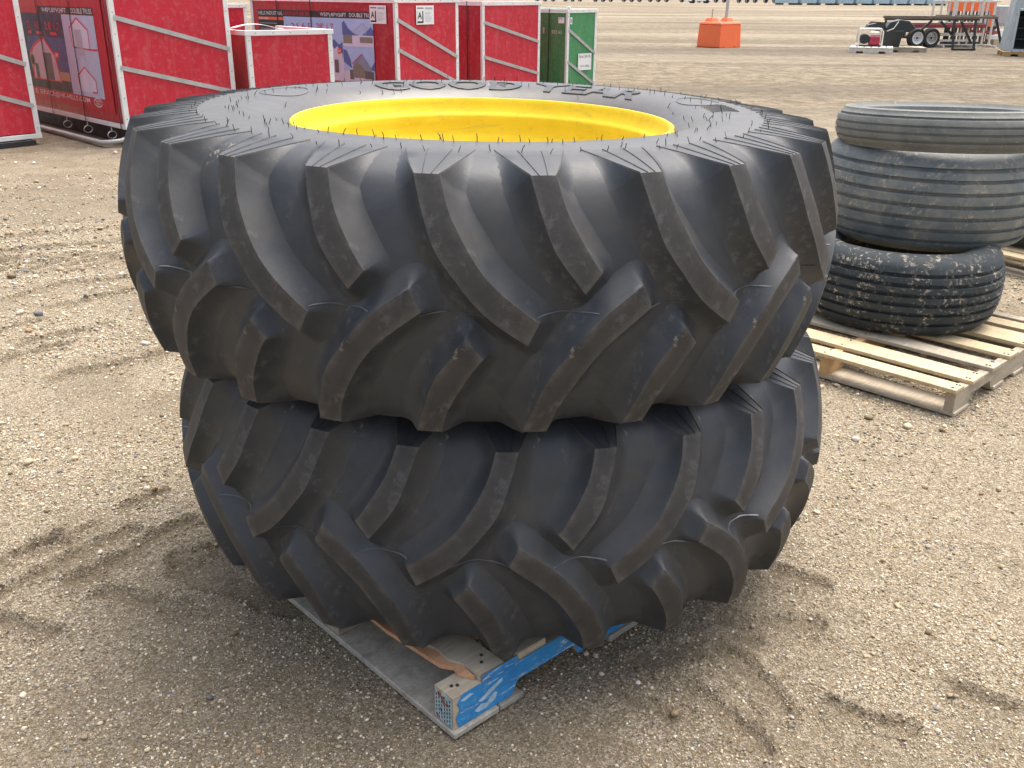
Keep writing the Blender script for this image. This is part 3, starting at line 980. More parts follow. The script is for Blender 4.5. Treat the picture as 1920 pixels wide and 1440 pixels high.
# nail plate on the near stringer end
plate = MB().box((-.0022, .004, .024), (-.0004, .064, .104)).build('nail_plate', M['paleblue'], bp)
mb = MB()
for i in range(6):
    for j in range(7):
        yy = .0095 + i * .0098; zz = .029 + j * .0112 + (.0055 if i % 2 else 0)
        if zz < .1: mb.box((-.0030, yy - .0013, zz - .0032), (-.0023, yy + .0013, zz + .0032))
mb.build('plate_slots', M['dark'], plate)
mb = MB()
for i in range(11):
    yy, zz = random.choice([(random.uniform(.018, .05), random.uniform(.08, .101)), (random.uniform(.02, .06), random.uniform(.026, .034)), (random.uniform(.03, .045), random.uniform(.04, .08))])
    n = 7; mb.prism([(yy + random.uniform(.003, .008) * math.cos(6.283 * k / n), zz + random.uniform(.004, .008) * math.sin(6.283 * k / n)) for k in range(n)], -.0026 - i * 2e-5, -.0023, lambda a, b, h: (h, a, b))
rst = mb.build('rust_patches', M['rust'], plate)
# bottom boards
for a, b in ((-.006, .135), (.138, .215), (.53, .70), (1.06, 1.22)):
    MB().box((a, -.012, .0), (b, 1.03, .0175), .003).build('bottom_board', M['ply'], bp)
# top deck: first board split off, the others in place
mb = MB(); zt0, zt1 = .1105, .1295
edge = [(.050, 1.02), (.058, .75), (.048, .5), (.062, .34), (.054, .22), (.072, .15), (.066, .10), (.084, .06), (.086, .004)]
poly = edge + [(.160, .003), (.160, 1.02)]
me = MB().prism(poly, zt0, zt1).mesh('deck_board'); fix_normals(me); link_mesh('deck_board', me, M['woodgrey'], bp)
sp = [(.036, .62), (.049, .5), (.0615, .34), (.0535, .22), (.0715, .15), (.0655, .10), (.0835, .06), (.080, .016), (.060, .05), (.064, .075), (.046, .105), (.030, .30)]
me = MB().prism(sp, zt0 - .0002, zt0 + .011).mesh('split_wood'); fix_normals(me); link_mesh('split_wood', me, M['split'], bp)
for a, b in ((.205, .30), (.345, .44), (.49, .60), (.65, .75), (.80, .90), (.95, 1.05), (1.09, 1.22)):
    MB().box((a, -.002, .1105), (b, 1.02, .1295), .003).build('deck_board', M['woodgrey'], bp)
MB().box((.088, -.0035, .1098), (.20, -.0023, .1288)).build('paint_edge', M['blue'], bp)
nail = MB().lathe([(0, .003), (.004, .003), (.0048, 0), (0, 0)], 10).mesh('nail'); fix_normals(nail); nail.materials.append(M['nail'])
for (x, y, z) in ((.026, .037, .1087), (.038, .03, .1087), (.118, .035, .129), (.135, .055, .129), (.25, .035, .129), (.28, .03, .129)):
    o = link_mesh('nail', nail, None, bp); o.location = (x, y, z)

# ------------------------------------------------------------------ wooden pallet with three used tyres
def wood_pallet(loc, rot, label, slats, L=1.2, W=1.16):
    p = empty('wooden_pallet', loc, (0, 0, rot)); tag(p, label, 'pallet')
    for y0, m in ((0.006, M['woodgrey']), (.575, M['woodwarm']), (W - .045, M['woodgrey'])):
        stringer('stringer', L, y0, y0 + .04, .0165, .105, [(.15, .40, .055), (.80, 1.05, .055)], m, p)
    for a, b in ((0.0, .15), (.42, .54), (.66, .78), (1.05, 1.2)):
        MB().box((a, -.002, 0), (b, W, .016), .002).build('bottom_board', M['woodgrey'], p)
    for i, (a, b) in enumerate(slats):
        m = (M['wood'], M['wood'], M['woodgrey'], M['wood'])[i % 4]
        MB().box((a, random.uniform(-.012, .004), .106), (b, W + random.uniform(-.01, .01), .1235), .002).build('deck_board', m, p)
        for y in (.02, .03, .595):
            for x in (a + .02, b - .02):
                o = link_mesh('nail', nail, None, p); o.location = (x, y + random.uniform(-.005, .005), .1233)
    return p


SL = [(-.018, .068), (.135, .255), (.352, .452), (.562, .668), (.778, .942), (1.0, 1.10), (1.14, 1.2)]
wp = wood_pallet((1.828, 3.61, 0), R(44.5), 'pale wooden pallet under the stack of three used tires', SL)


def rib_tyre(name, loc, Rmax, z0, z1, bead, ribs, mat, label, side=.03, crown=.03, gd=.016, gw=.010, shoulder=.06, tilt=(0, 0)):
    """tyre lying flat; z0..z1 total height; ribs = groove heights as fractions of the tread width"""
    w = z1 - z0; zm = (z0 + z1) / 2 - z0; hw = w / 2
    tw = hw - side
    out = []
    def rr(z): return Rmax - crown * (abs(z) / tw) ** 2.4
    zs = []
    for g in sorted(ribs):
        c = -tw + 2 * tw * g
        zs += [(c - gw, 0), (c - gw * .65, 1), (c + gw * .65, 1), (c + gw, 0)]
    for z in np.linspace(-tw, tw, 40):
        if all(abs(z - (-tw + 2 * tw * g)) > gw * 1.2 for g in ribs): zs.append((z, 0))
    zs.sort()
    tread = [(rr(z) - gd * d, z) for z, d in zs]
    lowr = rr(tw)
    sw = [(lowr - .012, tw + side * .30), (lowr - shoulder * .55, tw + side * .78), (lowr - shoulder * 1.15, tw + side), ((lowr + bead) / 2, tw + side * .96),
          (bead + .03, tw + side * .55), (bead + .008, tw + side * .15), (bead, tw - .02), (bead + .018, tw - .05)]
    inn = [(Rmax - .075, tw - .05), (Rmax - .05, tw * .3), (Rmax - .05, -tw * .3), (Rmax - .075, -tw + .05)]
    prof = [(r, -z) for r, z in sw[::-1]] + tread + sw + inn
    o = MB().lathe(prof, 128, closed=True).build(name, mat, None, smooth=45)
    o.location = (loc[0], loc[1], zm + z0); o.rotation_euler = (tilt[0], tilt[1], 0)
    tag(o, label, 'used tire', 'used tires stacked on the wooden pallet')
    return o


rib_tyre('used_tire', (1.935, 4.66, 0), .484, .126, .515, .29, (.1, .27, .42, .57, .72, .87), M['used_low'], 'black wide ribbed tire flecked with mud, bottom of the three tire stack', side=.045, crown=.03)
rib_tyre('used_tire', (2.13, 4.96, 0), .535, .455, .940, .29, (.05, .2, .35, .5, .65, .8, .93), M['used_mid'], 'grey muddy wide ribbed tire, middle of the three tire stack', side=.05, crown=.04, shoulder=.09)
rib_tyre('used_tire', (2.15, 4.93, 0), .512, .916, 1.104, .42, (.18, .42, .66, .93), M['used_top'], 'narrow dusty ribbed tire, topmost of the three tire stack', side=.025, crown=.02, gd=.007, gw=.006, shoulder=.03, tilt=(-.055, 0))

# another pallet and tyre cut by the right edge of the picture
wp2 = wood_pallet((3.22, 5.58, 0), R(32), 'pale wooden pallet at the right edge behind the stacked tires', [(0, .10), (.14, .24), (.28, .38), (.44, .56), (.62, .76), (.82, .95), (1.04, 1.2)])
o = rib_tyre('used_tire', (3.55, 6.3, 0), .52, .126, .56, .29, (.15, .38, .62, .85), M['used_low'], 'black tire on the pallet at the right edge behind the tire stack', side=.05)
o['group'] = ''
del o['group']


# ------------------------------------------------------------------ crates
def face_map(kind, d):
    if kind == 'front': return lambda u, v, n: (u, -n, v)
    return lambda u, v, n: (-n, d - u, v)       # left face, u runs from the far edge to the near edge


def decal(parent, fm, name, pts, mat, layer):
    n = 0.006 + layer * 0.0012
    me = bpy.data.meshes.new(name)
    me.from_pydata([fm(u, v, n) for u, v in pts], [], [tuple(range(len(pts)))]); me.update()
    return link_mesh(name, me, M[mat], parent)


def rect(u0, v0, u1, v1): return [(u0, v0), (u1, v0), (u1, v1), (u0, v1)]


def words(parent, fm, s, u0, v0, u1, h, mat, layer=4, bold=0.012, name='lettering', rise=0.0):
    me = text_mesh(s, bold, 0, 2)
    v = np.zeros(len(me.vertices) * 3); me.vertices.foreach_get('co', v); v = v.reshape(-1, 3)
    a, b = v[:, 0].min(), v[:, 0].max(); c, d = v[:, 1].min(), v[:, 1].max()
    q = np.array([fm(u0 + (x - a) / (b - a) * (u1 - u0), v0 + (y - c) / (d - c) * h + rise * (x - a) / (b - a), 0.006 + layer * 0.0012) for x, y, _ in v])
    me.vertices.foreach_set('co', q.ravel()); me.update()
    return link_mesh(name, me, M[mat], parent)


def crate(name, loc, yaw, w, d, z0, h, label, body='red', side='redside', diags=((.0, 1.02, .62), (.0, .52, .12)), straps=(), skid=True, frame='white', fw=.055, front=True):
    root = empty(name, (loc[0], loc[1], 0), (0, 0, R(yaw)))
    tag(root, label, 'crate', 'steel sided crates in a row')
    zt = z0 + h
    # four sheets
    MB().box((.01, .004, z0 + .01), (w - .01, .012, zt - .01)).build('front_sheet', M[body], root)
    MB().box((.004, .014, z0 + .01), (.012, d - .01, zt - .01)).build('side_sheet', M[side], root)
    MB().box((w - .012, .014, z0 + .01), (w - .004, d - .01, zt - .01)).build('side_sheet', M[body], root)
    MB().box((.014, d - .012, z0 + .01), (w - .014, d - .004, zt - .01)).build('back_sheet', M[body], root)
    MB().box((.012, .014, zt - .02), (w - .012, d - .014, zt - .008)).build('top_sheet', M[body], root)
    # angle frame: near corner post has two flanges, thinner towards the side
    t = .004
    def ang(name2, pts): MB().box(*pts, .002).build(name2, M[frame], root)
    for x0, x1, y0, y1 in ((-.003, fw, -.004, .006), (w - fw, w + .003, -.004, .006)): ang('post', ((x0, y0, z0 + .002), (x1, y1, zt)))
    for y0, y1 in ((.008, fw * .62), (d - fw, d + .003)): ang('post', ((-.005, y0, z0 + .002), (.0035, y1, zt)))
    ang('top_rail', ((-.02, -.012, zt - .002), (w + .02, .05, zt + fw * .95)))
    ang('top_rail', ((-.018, .052, zt - .003), (.04, d, zt + fw * .9)))
    ang('top_rail', ((w - .04, .052, zt - .003), (w + .018, d, zt + fw * .9)))
    ang('bottom_rail', ((-.006, -.010, z0 - fw * .9), (w + .006, .02, z0)))
    ang('bottom_rail', ((-.008, .022, z0 - fw * .9), (.03, d, z0)))
    ang('bottom_rail', ((w - .03, .022, z0 - fw * .9), (w + .008, d, z0)))
    # flat diagonal straps over the front
    for ua, va, vb in diags:
        p, q = (fw * .6, -.009, z0 + va * h), (w - fw * .6, -.009, z0 + vb * h)
        MB().bar(p, q, .006, fw * .85, (0, 0, 1)).build('diagonal_strap', M['galv'], root)
    # rivets
    mb = MB()
    for x in (fw * .5, w - fw * .5):
        for k in range(7):
            zz = z0 + .06 + (h - .12) * k / 6
            mb.lathe([(0, -.0085), (.004, -.0075), (.0055, -.0042)], 7, 'Y', ctr=(x, 0, zz))
    for k in range(5): mb.lathe([(0, -.0165), (.004, -.0155), (.0055, -.0122)], 7, 'Y', ctr=(w * (k + .5) / 5, 0, zt + fw * .4))
    rv = mb.build('rivets', M['nail'], root); rv['kind'] = 'stuff'
    # black bands round the crate
    for u in straps:
        MB().box((-.0185, d - u - .009, z0 - .05), (-.0178, d - u + .009, zt + fw * .92)).build('band', M['black'], root)
    if skid:
        for y0 in ((.06,) if not skid == 'tube' else ()):
            pass
        for x in (.08, w - .16):
            MB().box((x, .05, .0), (x + .08, d - .05, z0 - fw * .9 - .002), .004).build('skid', M['blacksteel'], root)
    return root


# --- the big crate with the night-time poster
Bd, Bw, Bz, Bh = 2.5, 1.38, .23, 1.44
cb = crate('red_crate', (-4.27, 10.77), 45, Bw, Bd + .8, Bz, Bh, 'large red crate with a night-time building poster on its side, second from left',
           diags=((0, .77, .52), (0, .417, .19)), straps=(1.30, 2.27, 3.22))
fm = face_map('left', Bd)
decal(cb, fm, 'poster_base', rect(-.6, .33, 2.30, 1.60), 'p_crimson', 0)
decal(cb, fm, 'poster_header', rect(.52, 1.345, 2.085, 1.425), 'p_black', 1)
words(cb, fm, 'W40*L80*H24FT', .64, 1.358, 1.36, .055, 'p_white', 2, .004)
words(cb, fm, 'DOUBLE TRUSS', 1.50, 1.358, 2.06, .055, 'p_white', 2, .004)
decal(cb, fm, 'night_picture', rect(-.55, .475, 1.21, 1.342), 'p_night', 1)
decal(cb, fm, 'night_sky', rect(.02, .70, 1.205, 1.08), 'p_navy', 2)
decal(cb, fm, 'night_ground', rect(-.55, .478, 1.205, .60), 'p_black', 2)
decal(cb, fm, 'night_glow', rect(.90, .60, 1.19, .70), 'p_tan', 3)
decal(cb, fm, 'shed_outline', [(.045, .575), (.06, .90), (.20, .985), (.545, 1.085), (.86, .88), (.93, .575)], 'p_red', 3)
decal(cb, fm, 'shed_wall', [(.10, .59), (.115, .885), (.22, .955), (.545, 1.055), (.82, .865), (.895, .59)], 'p_wall', 4)
decal(cb, fm, 'shed_door', rect(.46, .592, .72, .90), 'p_door', 5)
decal(cb, fm, 'shed_side_door', rect(.16, .592, .26, .76), 'p_door', 5)
for u0, u1, tx in ((.10, .19, '21'), (.36, .50, '10'), (.66, 1.10, "2.8' 1.7")):
    words(cb, fm, tx, u0, 1.165, u1, .085, 'p_red', 3, .012)
for u0, u1 in ((.10, .22), (.36, .54), (.80, .99)):
    decal(cb, fm, 'red_tab', rect(u0, 1.105, u1, 1.14), 'p_red', 3)
decal(cb, fm, 'height_tab', rect(.84, .85, .96, .92), 'p_red', 5)
words(cb, fm, '24FT', .852, .868, .948, .035, 'p_white', 6, .02)
decal(cb, fm, 'round_badge', [(.10 + .075 * math.cos(t), .80 + .085 * math.sin(t)) for t in np.linspace(0, 6.1, 16)], 'p_tan', 5)
decal(cb, fm, 'badge_centre', [(.10 + .055 * math.cos(t), .80 + .062 * math.sin(t)) for t in np.linspace(0, 6.1, 16)], 'p_black', 6)
decal(cb, fm, 'drawing_panel', rect(1.205, .47, 2.085, 1.342), 'p_pale', 2)
decal(cb, fm, 'drawing_lower', rect(1.32, .50, 2.07, .92), 'p_grey', 3) if False else None


def outline(parent, fm, pts, wd, mat, layer, name='drawn_line'):
    mb = MB(); n = 0.006 + layer * 0.0012
    for (a, b), (c, d) in zip(pts[:-1], pts[1:]):
        L = math.hypot(c - a, d - b); px, py = -(d - b) / L * wd / 2, (c - a) / L * wd / 2
        mb.add([fm(a + px, b + py, n), fm(c + px, d + py, n), fm(c - px, d - py, n), fm(a - px, b - py, n)], [(0, 1, 2, 3)])
    return mb.build(name, M[mat], parent)


decal(cb, fm, 'drawing_gable', [(1.40, .995), (1.38, 1.20), (1.62, 1.315), (1.90, 1.19), (1.90, .995)], 'p_snow', 3)
outline(cb, fm, [(1.42, .995), (1.385, 1.20), (1.62, 1.312), (1.885, 1.19), (1.875, .985), (2.08, .99)], .018, 'p_red', 4)
outline(cb, fm, [(1.42, 1.0), (1.875, .985)], .014, 'p_red', 4)
decal(cb, fm, 'drawing_door', rect(1.52, .92, 1.70, 1.19), 'p_grey', 4)
decal(cb, fm, 'drawing_gable', [(1.42, .52), (1.42, .68), (1.64, .79), (1.90, .66), (1.90, .52)], 'p_snow', 3)
outline(cb, fm, [(1.43, .60), (1.43, .685), (1.64, .79), (1.905, .66), (1.905, .525), (1.78, .525)], .016, 'p_red', 4)
outline(cb, fm, [(1.46, .84), (1.62, .92), (1.78, .84)], .008, 'p_grey', 4)
words(cb, fm, 'E: SERVICE@HK-HILLS.COM', .02, .385, 1.66, .072, 'p_white', 2, .006)
outline(cb, fm, [(1.88 + .11 * math.cos(t), .42 + .045 * math.sin(t)) for t in np.linspace(0, 2 * math.pi, 25)], .010, 'p_white', 2)
words(cb, fm, 'MADE IN', 1.81, .425, 1.95, .022, 'p_white', 2)
words(cb, fm, 'CHINA', 1.82, .395, 1.94, .022, 'p_white', 2)
# bent lifting tube along the foot of the poster side, with hooks
a = []
for y in np.linspace(Bd - .05, .20, 6): a.append((-.22, y, .045))
for k in range(1, 7):
    t = k / 6 * math.pi / 2; a.append((-.22 + .16 * (1 - math.cos(t)), .20 - .16 * math.sin(t), .045 + .02 * k / 6))
a.append((.10, .035, .10))
MB().tube(a, .026, 10).build('skid_tube', M['tubesteel'], cb, smooth=60)
for y in (.30, .95, 1.55):
    q = [(-.035, y, Bz - .05)] + [(-.035 - .05 * math.sin(t), y, Bz - .09 - .04 * (1 - math.cos(t))) for t in np.linspace(0, 2 * math.pi, 13)]
    MB().tube(q, .007, 6).build('hook_ring', M['tubesteel'], cb, smooth=60)

# --- crate at the far left
ca = crate('red_crate', (-6.167, 9.843), 50, 1.38, 2.4, .12, 1.5, 'red crate cut off by the left edge of the picture, leftmost of all', diags=((0, .79, .487), (0, .50, .197)))
tw = MB().lathe([(.0, -.03), (.085, -.03), (.095, -.015), (.095, .015), (.085, .03), (0, .03)], 20, 'Y', ctr=(1.22, .10, .075)).build('castor_wheel', M['tyre'], ca, smooth=40)
MB().box((.9, -.03, .0), (1.3, -.012, .06), .004).build('foot', M['blacksteel'], ca)

# --- low crate in front of the snowy poster
cc = crate('red_crate', (-3.1, 11.7), 38, 1.1, 1.5, .2, .93, 'low plain red crate without straps standing before the snowy poster crate', diags=(), straps=(.7,))
st = MB(); vs = []
for t in np.linspace(0, 1, 14):
    x = -.05 + .55 * t; z = 1.195 + .05 * math.sin(math.pi * min(1, t * 1.1)); vs += [(x, .30 - .25 * t, z), (x, .37 - .25 * t, z + .004)]
st.add(vs, [(2 * i, 2 * i + 2, 2 * i + 3, 2 * i + 1) for i in range(13)])
st = st.build('plastic_strip', M['white'], None, smooth=60)
st.location = cc.location; st.rotation_euler = cc.rotation_euler
tag(st, 'loose white plastic strip lying on the low red crate', 'strip')
sm = st.modifiers.new('thickness', 'SOLIDIFY'); sm.thickness = .006

# --- crate with the snowy poster
Dd = 3.0
cd = crate('red_crate', (-1.57, 13.4), 52, 1.25, Dd, .23, 1.25, 'red crate with a snowy mountain poster on its side and two white A sheets', diags=((0, .83, .42), (0, .53, .14)), straps=(.62, 1.35))
fm = face_map('left', Dd)
decal(cd, fm, 'poster_header', rect(.17, 1.268, 2.62, 1.352), 'p_black', 1)
words(cd, fm, 'HILLS INDUSTRIAL', .19, 1.283, .735, .05, 'p_white', 2, .004)
words(cd, fm, 'HEAVY DUTY SHELTER', .76, 1.283, 1.31, .05, 'p_red', 2, .0)
words(cd, fm, 'W50*L40*H26FT', 1.54, 1.285, 2.07, .052, 'p_white', 2, .004)
words(cd, fm, 'DOUBLE TRUSS', 2.13, 1.285, 2.61, .052, 'p_white', 2, .004)
decal(cd, fm, 'poster_list', rect(.17, .44, .742, 1.266), 'p_black', 1)
decal(cd, fm, 'list_tab', rect(.18, 1.215, .74, 1.255), 'p_orange', 2)
words(cd, fm, 'FEATURES', .19, 1.222, .40, .025, 'p_white', 3)
for k in range(6):
    decal(cd, fm, 'list_line', rect(.20, 1.165 - k * .075, .50 + .2 * random.random(), 1.172 - k * .075), 'p_grey', 2)
decal(cd, fm, 'snow_picture', rect(.745, .44, 2.585, 1.266), 'p_sky', 1)
decal(cd, fm, 'snow_field', rect(.745, .44, 1.97, .80), 'p_snow', 2)
decal(cd, fm, 'mountain', [(.745, .78), (.745, 1.06), (.80, 1.16), (.86, 1.10), (.95, 1.00), (1.05, .96), (1.2, .80)], 'p_mount', 3)
decal(cd, fm, 'snow_ridge', [(.75, .90), (.9, .99), (1.05, .93), (1.25, .80), (.75, .80)], 'p_snow', 4)
decal(cd, fm, 'mountain', [(1.60, .75), (1.72, .95), (1.80, .99), (1.9, .92), (1.97, .96), (1.97, .75)], 'p_mount', 3)
decal(cd, fm, 'snow_ridge', [(1.62, .74), (1.74, .92), (1.80, .86), (1.86, .90), (1.96, .80), (1.96, .74)], 'p_snow', 4)
words(cd, fm, '21', .90, 1.10, 1.05, .085, 'p_red', 5, .0)
words(cd, fm, '6.5', 1.14, 1.105, 1.33, .085, 'p_red', 5, .0)
words(cd, fm, "28' 1.7", 1.45, 1.11, 1.80, .085, 'p_red', 5, .0)
decal(cd, fm, 'red_tab', rect(1.56, 1.075, 1.70, 1.09), 'p_red', 5)
# upper right picture: truss over containers
decal(cd, fm, 'picture_upper', rect(1.975, .905, 2.585, 1.262), 'p_sky', 2)
decal(cd, fm, 'mountain', [(1.98, 1.05), (1.98, 1.21), (2.02, 1.235), (2.10, 1.14), (2.2, 1.08), (2.32, 1.05)], 'p_mount', 3)
decal(cd, fm, 'mountain', [(2.35, 1.05), (2.48, 1.12), (2.54, 1.17), (2.585, 1.12), (2.585, 1.05)], 'p_mount', 3)
decal(cd, fm, 'snow_field', rect(1.98, .908, 2.583, 1.055), 'p_snow', 3)
decal(cd, fm, 'container', rect(1.99, .945, 2.17, 1.05), 'p_olive', 4)
decal(cd, fm, 'container', rect(2.32, .96, 2.57, 1.035), 'p_olive', 4)
outline(cd, fm, [(2.17, 1.09), (2.38, 1.21), (2.47, 1.14), (2.43, 1.06)], .012, 'p_grey', 4)
for k in range(6): outline(cd, fm, [(2.20 + k * .04, 1.11 + k * .021), (2.24 + k * .04, 1.05 + k * .012)], .006, 'p_grey', 4)
# lower right picture: gable shelter
decal(cd, fm, 'picture_lower', rect(1.975, .44, 2.585, .90), 'p_sky', 2)
decal(cd, fm, 'snow_field', rect(1.978, .443, 2.582, .58), 'p_snow', 3)
decal(cd, fm, 'mountain', [(1.98, .70), (1.98, .87), (2.05, .85), (2.12, .72), (2.14, .62), (2.05, .66)], 'p_mount', 3)
decal(cd, fm, 'mountain', [(2.50, .62), (2.585, .72), (2.585, .60)], 'p_mount', 3)
decal(cd, fm, 'container', rect(2.09, .475, 2.17, .60), 'p_door', 4)
decal(cd, fm, 'shelter_roof', [(2.15, .68), (2.35, .815), (2.52, .64), (2.56, .50), (2.38, .50)], 'p_roof', 4)
decal(cd, fm, 'shelter_gable', [(2.16, .50), (2.16, .655), (2.24, .70), (2.34, .66), (2.39, .60), (2.39, .50)], 'p_olive', 5)
decal(cd, fm, 'container', [(2.39, .49), (2.39, .60), (2.57, .585), (2.57, .49)], 'p_door', 5)
outline(cd, fm, [(2.15, .68), (2.35, .815)], .012, 'p_crimson', 6)
decal(cd, fm, 'orange_tab', rect(1.86, .80, 1.935, .87), 'p_orange', 5)
words(cd, fm, '26FT', 1.868, .82, 1.928, .03, 'p_white', 6)
decal(cd, fm, 'dark_wall', rect(1.79, .55, 1.87, .72), 'p_door', 5)
decal(cd, fm, 'poster_foot', rect(.17, .36, 2.585, .438), 'p_crimson', 1)
words(cd, fm, 'HILLS INDUSTRIAL CO LTD', 1.75, .375, 2.35, .045, 'p_white', 2, .0)
ff = face_map('front', Dd)
for f2, u0, u1, v0, v1 in ((fm, 2.535, 2.845, 1.212, 1.44), (ff, .385, .735, 1.20, 1.44)):
    du, dv = u1 - u0, v1 - v0
    decal(cd, f2, 'paper_sheet', rect(u0, v0, u1, v1), 'p_paper', 5)
    decal(cd, f2, 'black_block', rect(u0 + .06 * du, v0 + .08 * dv, u0 + .40 * du, v0 + .70 * dv), 'p_black', 6)
    decal(cd, f2, 'white_block', rect(u0 + .06 * du, v0 + .18 * dv, u0 + .33 * du, v0 + .70 * dv), 'p_paper', 7)
    words(cd, f2, 'A', u0 + .08 * du, v0 + .30 * dv, u0 + .31 * du, .36 * dv, 'p_black', 8, .03)
    for k in range(8):
        decal(cd, f2, 'print_line', rect(u0 + .48 * du, v0 + (.62 - k * .065) * dv, u0 + (.75 + .2 * random.random()) * du, v0 + (.64 - k * .065) * dv), 'p_grey', 6)
    decal(cd, f2, 'print_line', rect(u0 + .06 * du, v0 + .84 * dv, u0 + .42 * du, v0 + .89 * dv), 'p_black', 6)
    decal(cd, f2, 'print_line', rect(u0 + .50 * du, v0 + .80 * dv, u0 + .92 * du, v0 + .90 * dv), 'p_grey', 6)

# --- next red crate, then the green one, and one far behind
ce = crate('red_crate', (-.5, 15.6), 50, 1.42, 2.2, .12, 1.31, 'red crate standing next to the green crate', diags=((0, .812, .57), (0, .427, .19)), straps=(1.9,))
cf = crate('green_crate', (.87, 16.9), 48, .80, 1.6, .12, 1.19, 'green crate with a white model sheet, at the right end of the crates', 'green', 'green', diags=((0, .776, .44), (0, .348, .02)), straps=(1.217,))
ff, fl = face_map('front', 1.6), face_map('left', 1.6)
decal(cf, ff, 'paper_sheet', rect(.30, .385, .665, .657), 'p_paper', 5)
words(cf, ff, 'Model: 300110R', .325, .585, .64, .045, 'p_black', 6, .0)
words(cf, ff, 'G.W: 600kg', .36, .425, .61, .045, 'p_black', 6, .0)
decal(cf, ff, 'tag', rect(.055, 1.13, .115, 1.235), 'p_paper', 5)
words(cf, ff, '300', .065, 1.15, .105, .06, 'p_black', 6)
decal(cf, fl, 'paper_sheet', rect(1.41, 1.142, 1.541, 1.233), 'p_paper', 3)
words(cf, fl, 'FRAGILE', 1.42, 1.20, 1.50, .018, 'p_mount', 4)
words(cf, fl, '502 63', 1.27, .975, 1.49, .055, 'p_chalk', 3, .0)
decal(cf, fl, 'tag', rect(1.075, .97, 1.115, 1.07), 'p_grey', 3)
MB().lathe([(0, .05), (.03, .045), (.035, .02), (.02, 0)], 12, ctr=(.05, .02, 1.36)).build('lifting_eye', M['white'], cf, smooth=40)
cg = crate('red_crate', (-5.36, 16), 45, 1.3, 1.4, .2, 1.15, 'red crate seen in the gap behind the big poster crate', diags=((0, .85, .55), (0, .45, .15)))

# ------------------------------------------------------------------ orange water barrier with pole
wb = empty('water_barrier', (6.57, 32.5, 0), (0, 0, R(40)))
tag(wb, 'orange plastic water filled barrier standing alone on the yard', 'barrier')


def taper(mb, w, d, z0, z1, t, notches=()):
    # front face y=0 with notches cut from the bottom edge; tapers inwards by t at the top
    poly = [(0, z0)]
    for a, b, h in notches: poly += [(a, z0), (a + .03, z0 + h), (b - .03, z0 + h), (b, z0)]
    poly += [(w, z0)]
    n = len(poly)
    vs = []; ts = []
    for zz, inset in ((None, 0), ):
        pass
    bot = [(x, 0.0, z) for x, z in poly] + [(w, d, z0), (0, d, z0)]
    k = lambda x, y: (t + (w - 2 * t) * x / w, t + (d - 2 * t) * y / d, z1)
    top = [k(x, y) for x, y, _ in bot]
    m = len(bot)
    fs = [(i, (i + 1) % m, m + (i + 1) % m, m + i) for i in range(m)] + [tuple(range(m, 2 * m)), tuple(range(m))[::-1]]
    mb.add(bot + top, fs)


mb = MB(); taper(mb, 1.10, .95, .0, .70, .03, ((.14, .30, .05), (.70, .86, .06)))
me = mb.mesh('body'); fix_normals(me); o = link_mesh('body', me, M['orange'], wb)
bv_ = o.modifiers.new('soft', 'BEVEL'); bv_.width = .03; bv_.segments = 3; bv_.limit_method = 'ANGLE'; bv_.angle_limit = R(40)
mb = MB(); taper(mb, 1.08, .93, .70, .78, .045)
me = mb.mesh('lid'); fix_normals(me); o = link_mesh('lid', me, M['orange'], wb); o.location = (.01, .01, .001)
bv_ = o.modifiers.new('soft', 'BEVEL'); bv_.width = .025; bv_.segments = 3
for x, y in ((.14, .50), (.60, .24)):
    mb = MB(); taper(mb, .36, .30, .0, .11, .05); me = mb.mesh('hump'); fix_normals(me)
    o = link_mesh('hump', me, M['orange'], wb); o.location = (x, y, .779)
pole = MB().tube([(6.88, 33.32, .80), (6.93, 33.4, 2.0), (6.96, 33.45, 3.2)], .05, 8).build('sign_post', M['galv'], None, smooth=60)
tag(pole, 'thin grey steel post rising behind the orange barrier', 'post')
stub = MB().tube([(6.42, 33.3, .80), (6.42, 33.3, 1.16)], .025, 8).build('short_stake', M['galv'], None, smooth=60)
tag(stub, 'short grey stake sticking up behind the left half of the orange barrier', 'stake')


# ------------------------------------------------------------------ trailer and things around it
def wheel_obj(parent, loc, rim_mat, r=.31, holes=True):
    w = empty('wheel', loc); w.parent = parent
    MB().lathe([(.19, -.09), (r - .03, -.10), (r, -.07), (r, .07), (r - .03, .10), (.19, .09)], 32, 'Y', closed=True).build('tyre', M['tyre'], w, smooth=40)
    MB().lathe([(.0, -.05), (.045, -.05), (.05, -.03), (.15, -.02), (.175, -.085), (.195, -.095), (.195, .08), (.0, .08)], 32, 'Y').build('rim', rim_mat, w, smooth=40)
    mb = MB()
    mb.lathe([(0, -.056), (.04, -.054), (.042, -.04)], 12, 'Y')
    for k in range(6):
        t = k * math.pi / 3; mb.lathe([(0, -.042), (.012, -.04), (.014, -.02)], 8, 'Y', ctr=(.085 * math.cos(t), 0, .085 * math.sin(t)))
    mb.build('hub', M['nail'], w)
    return w


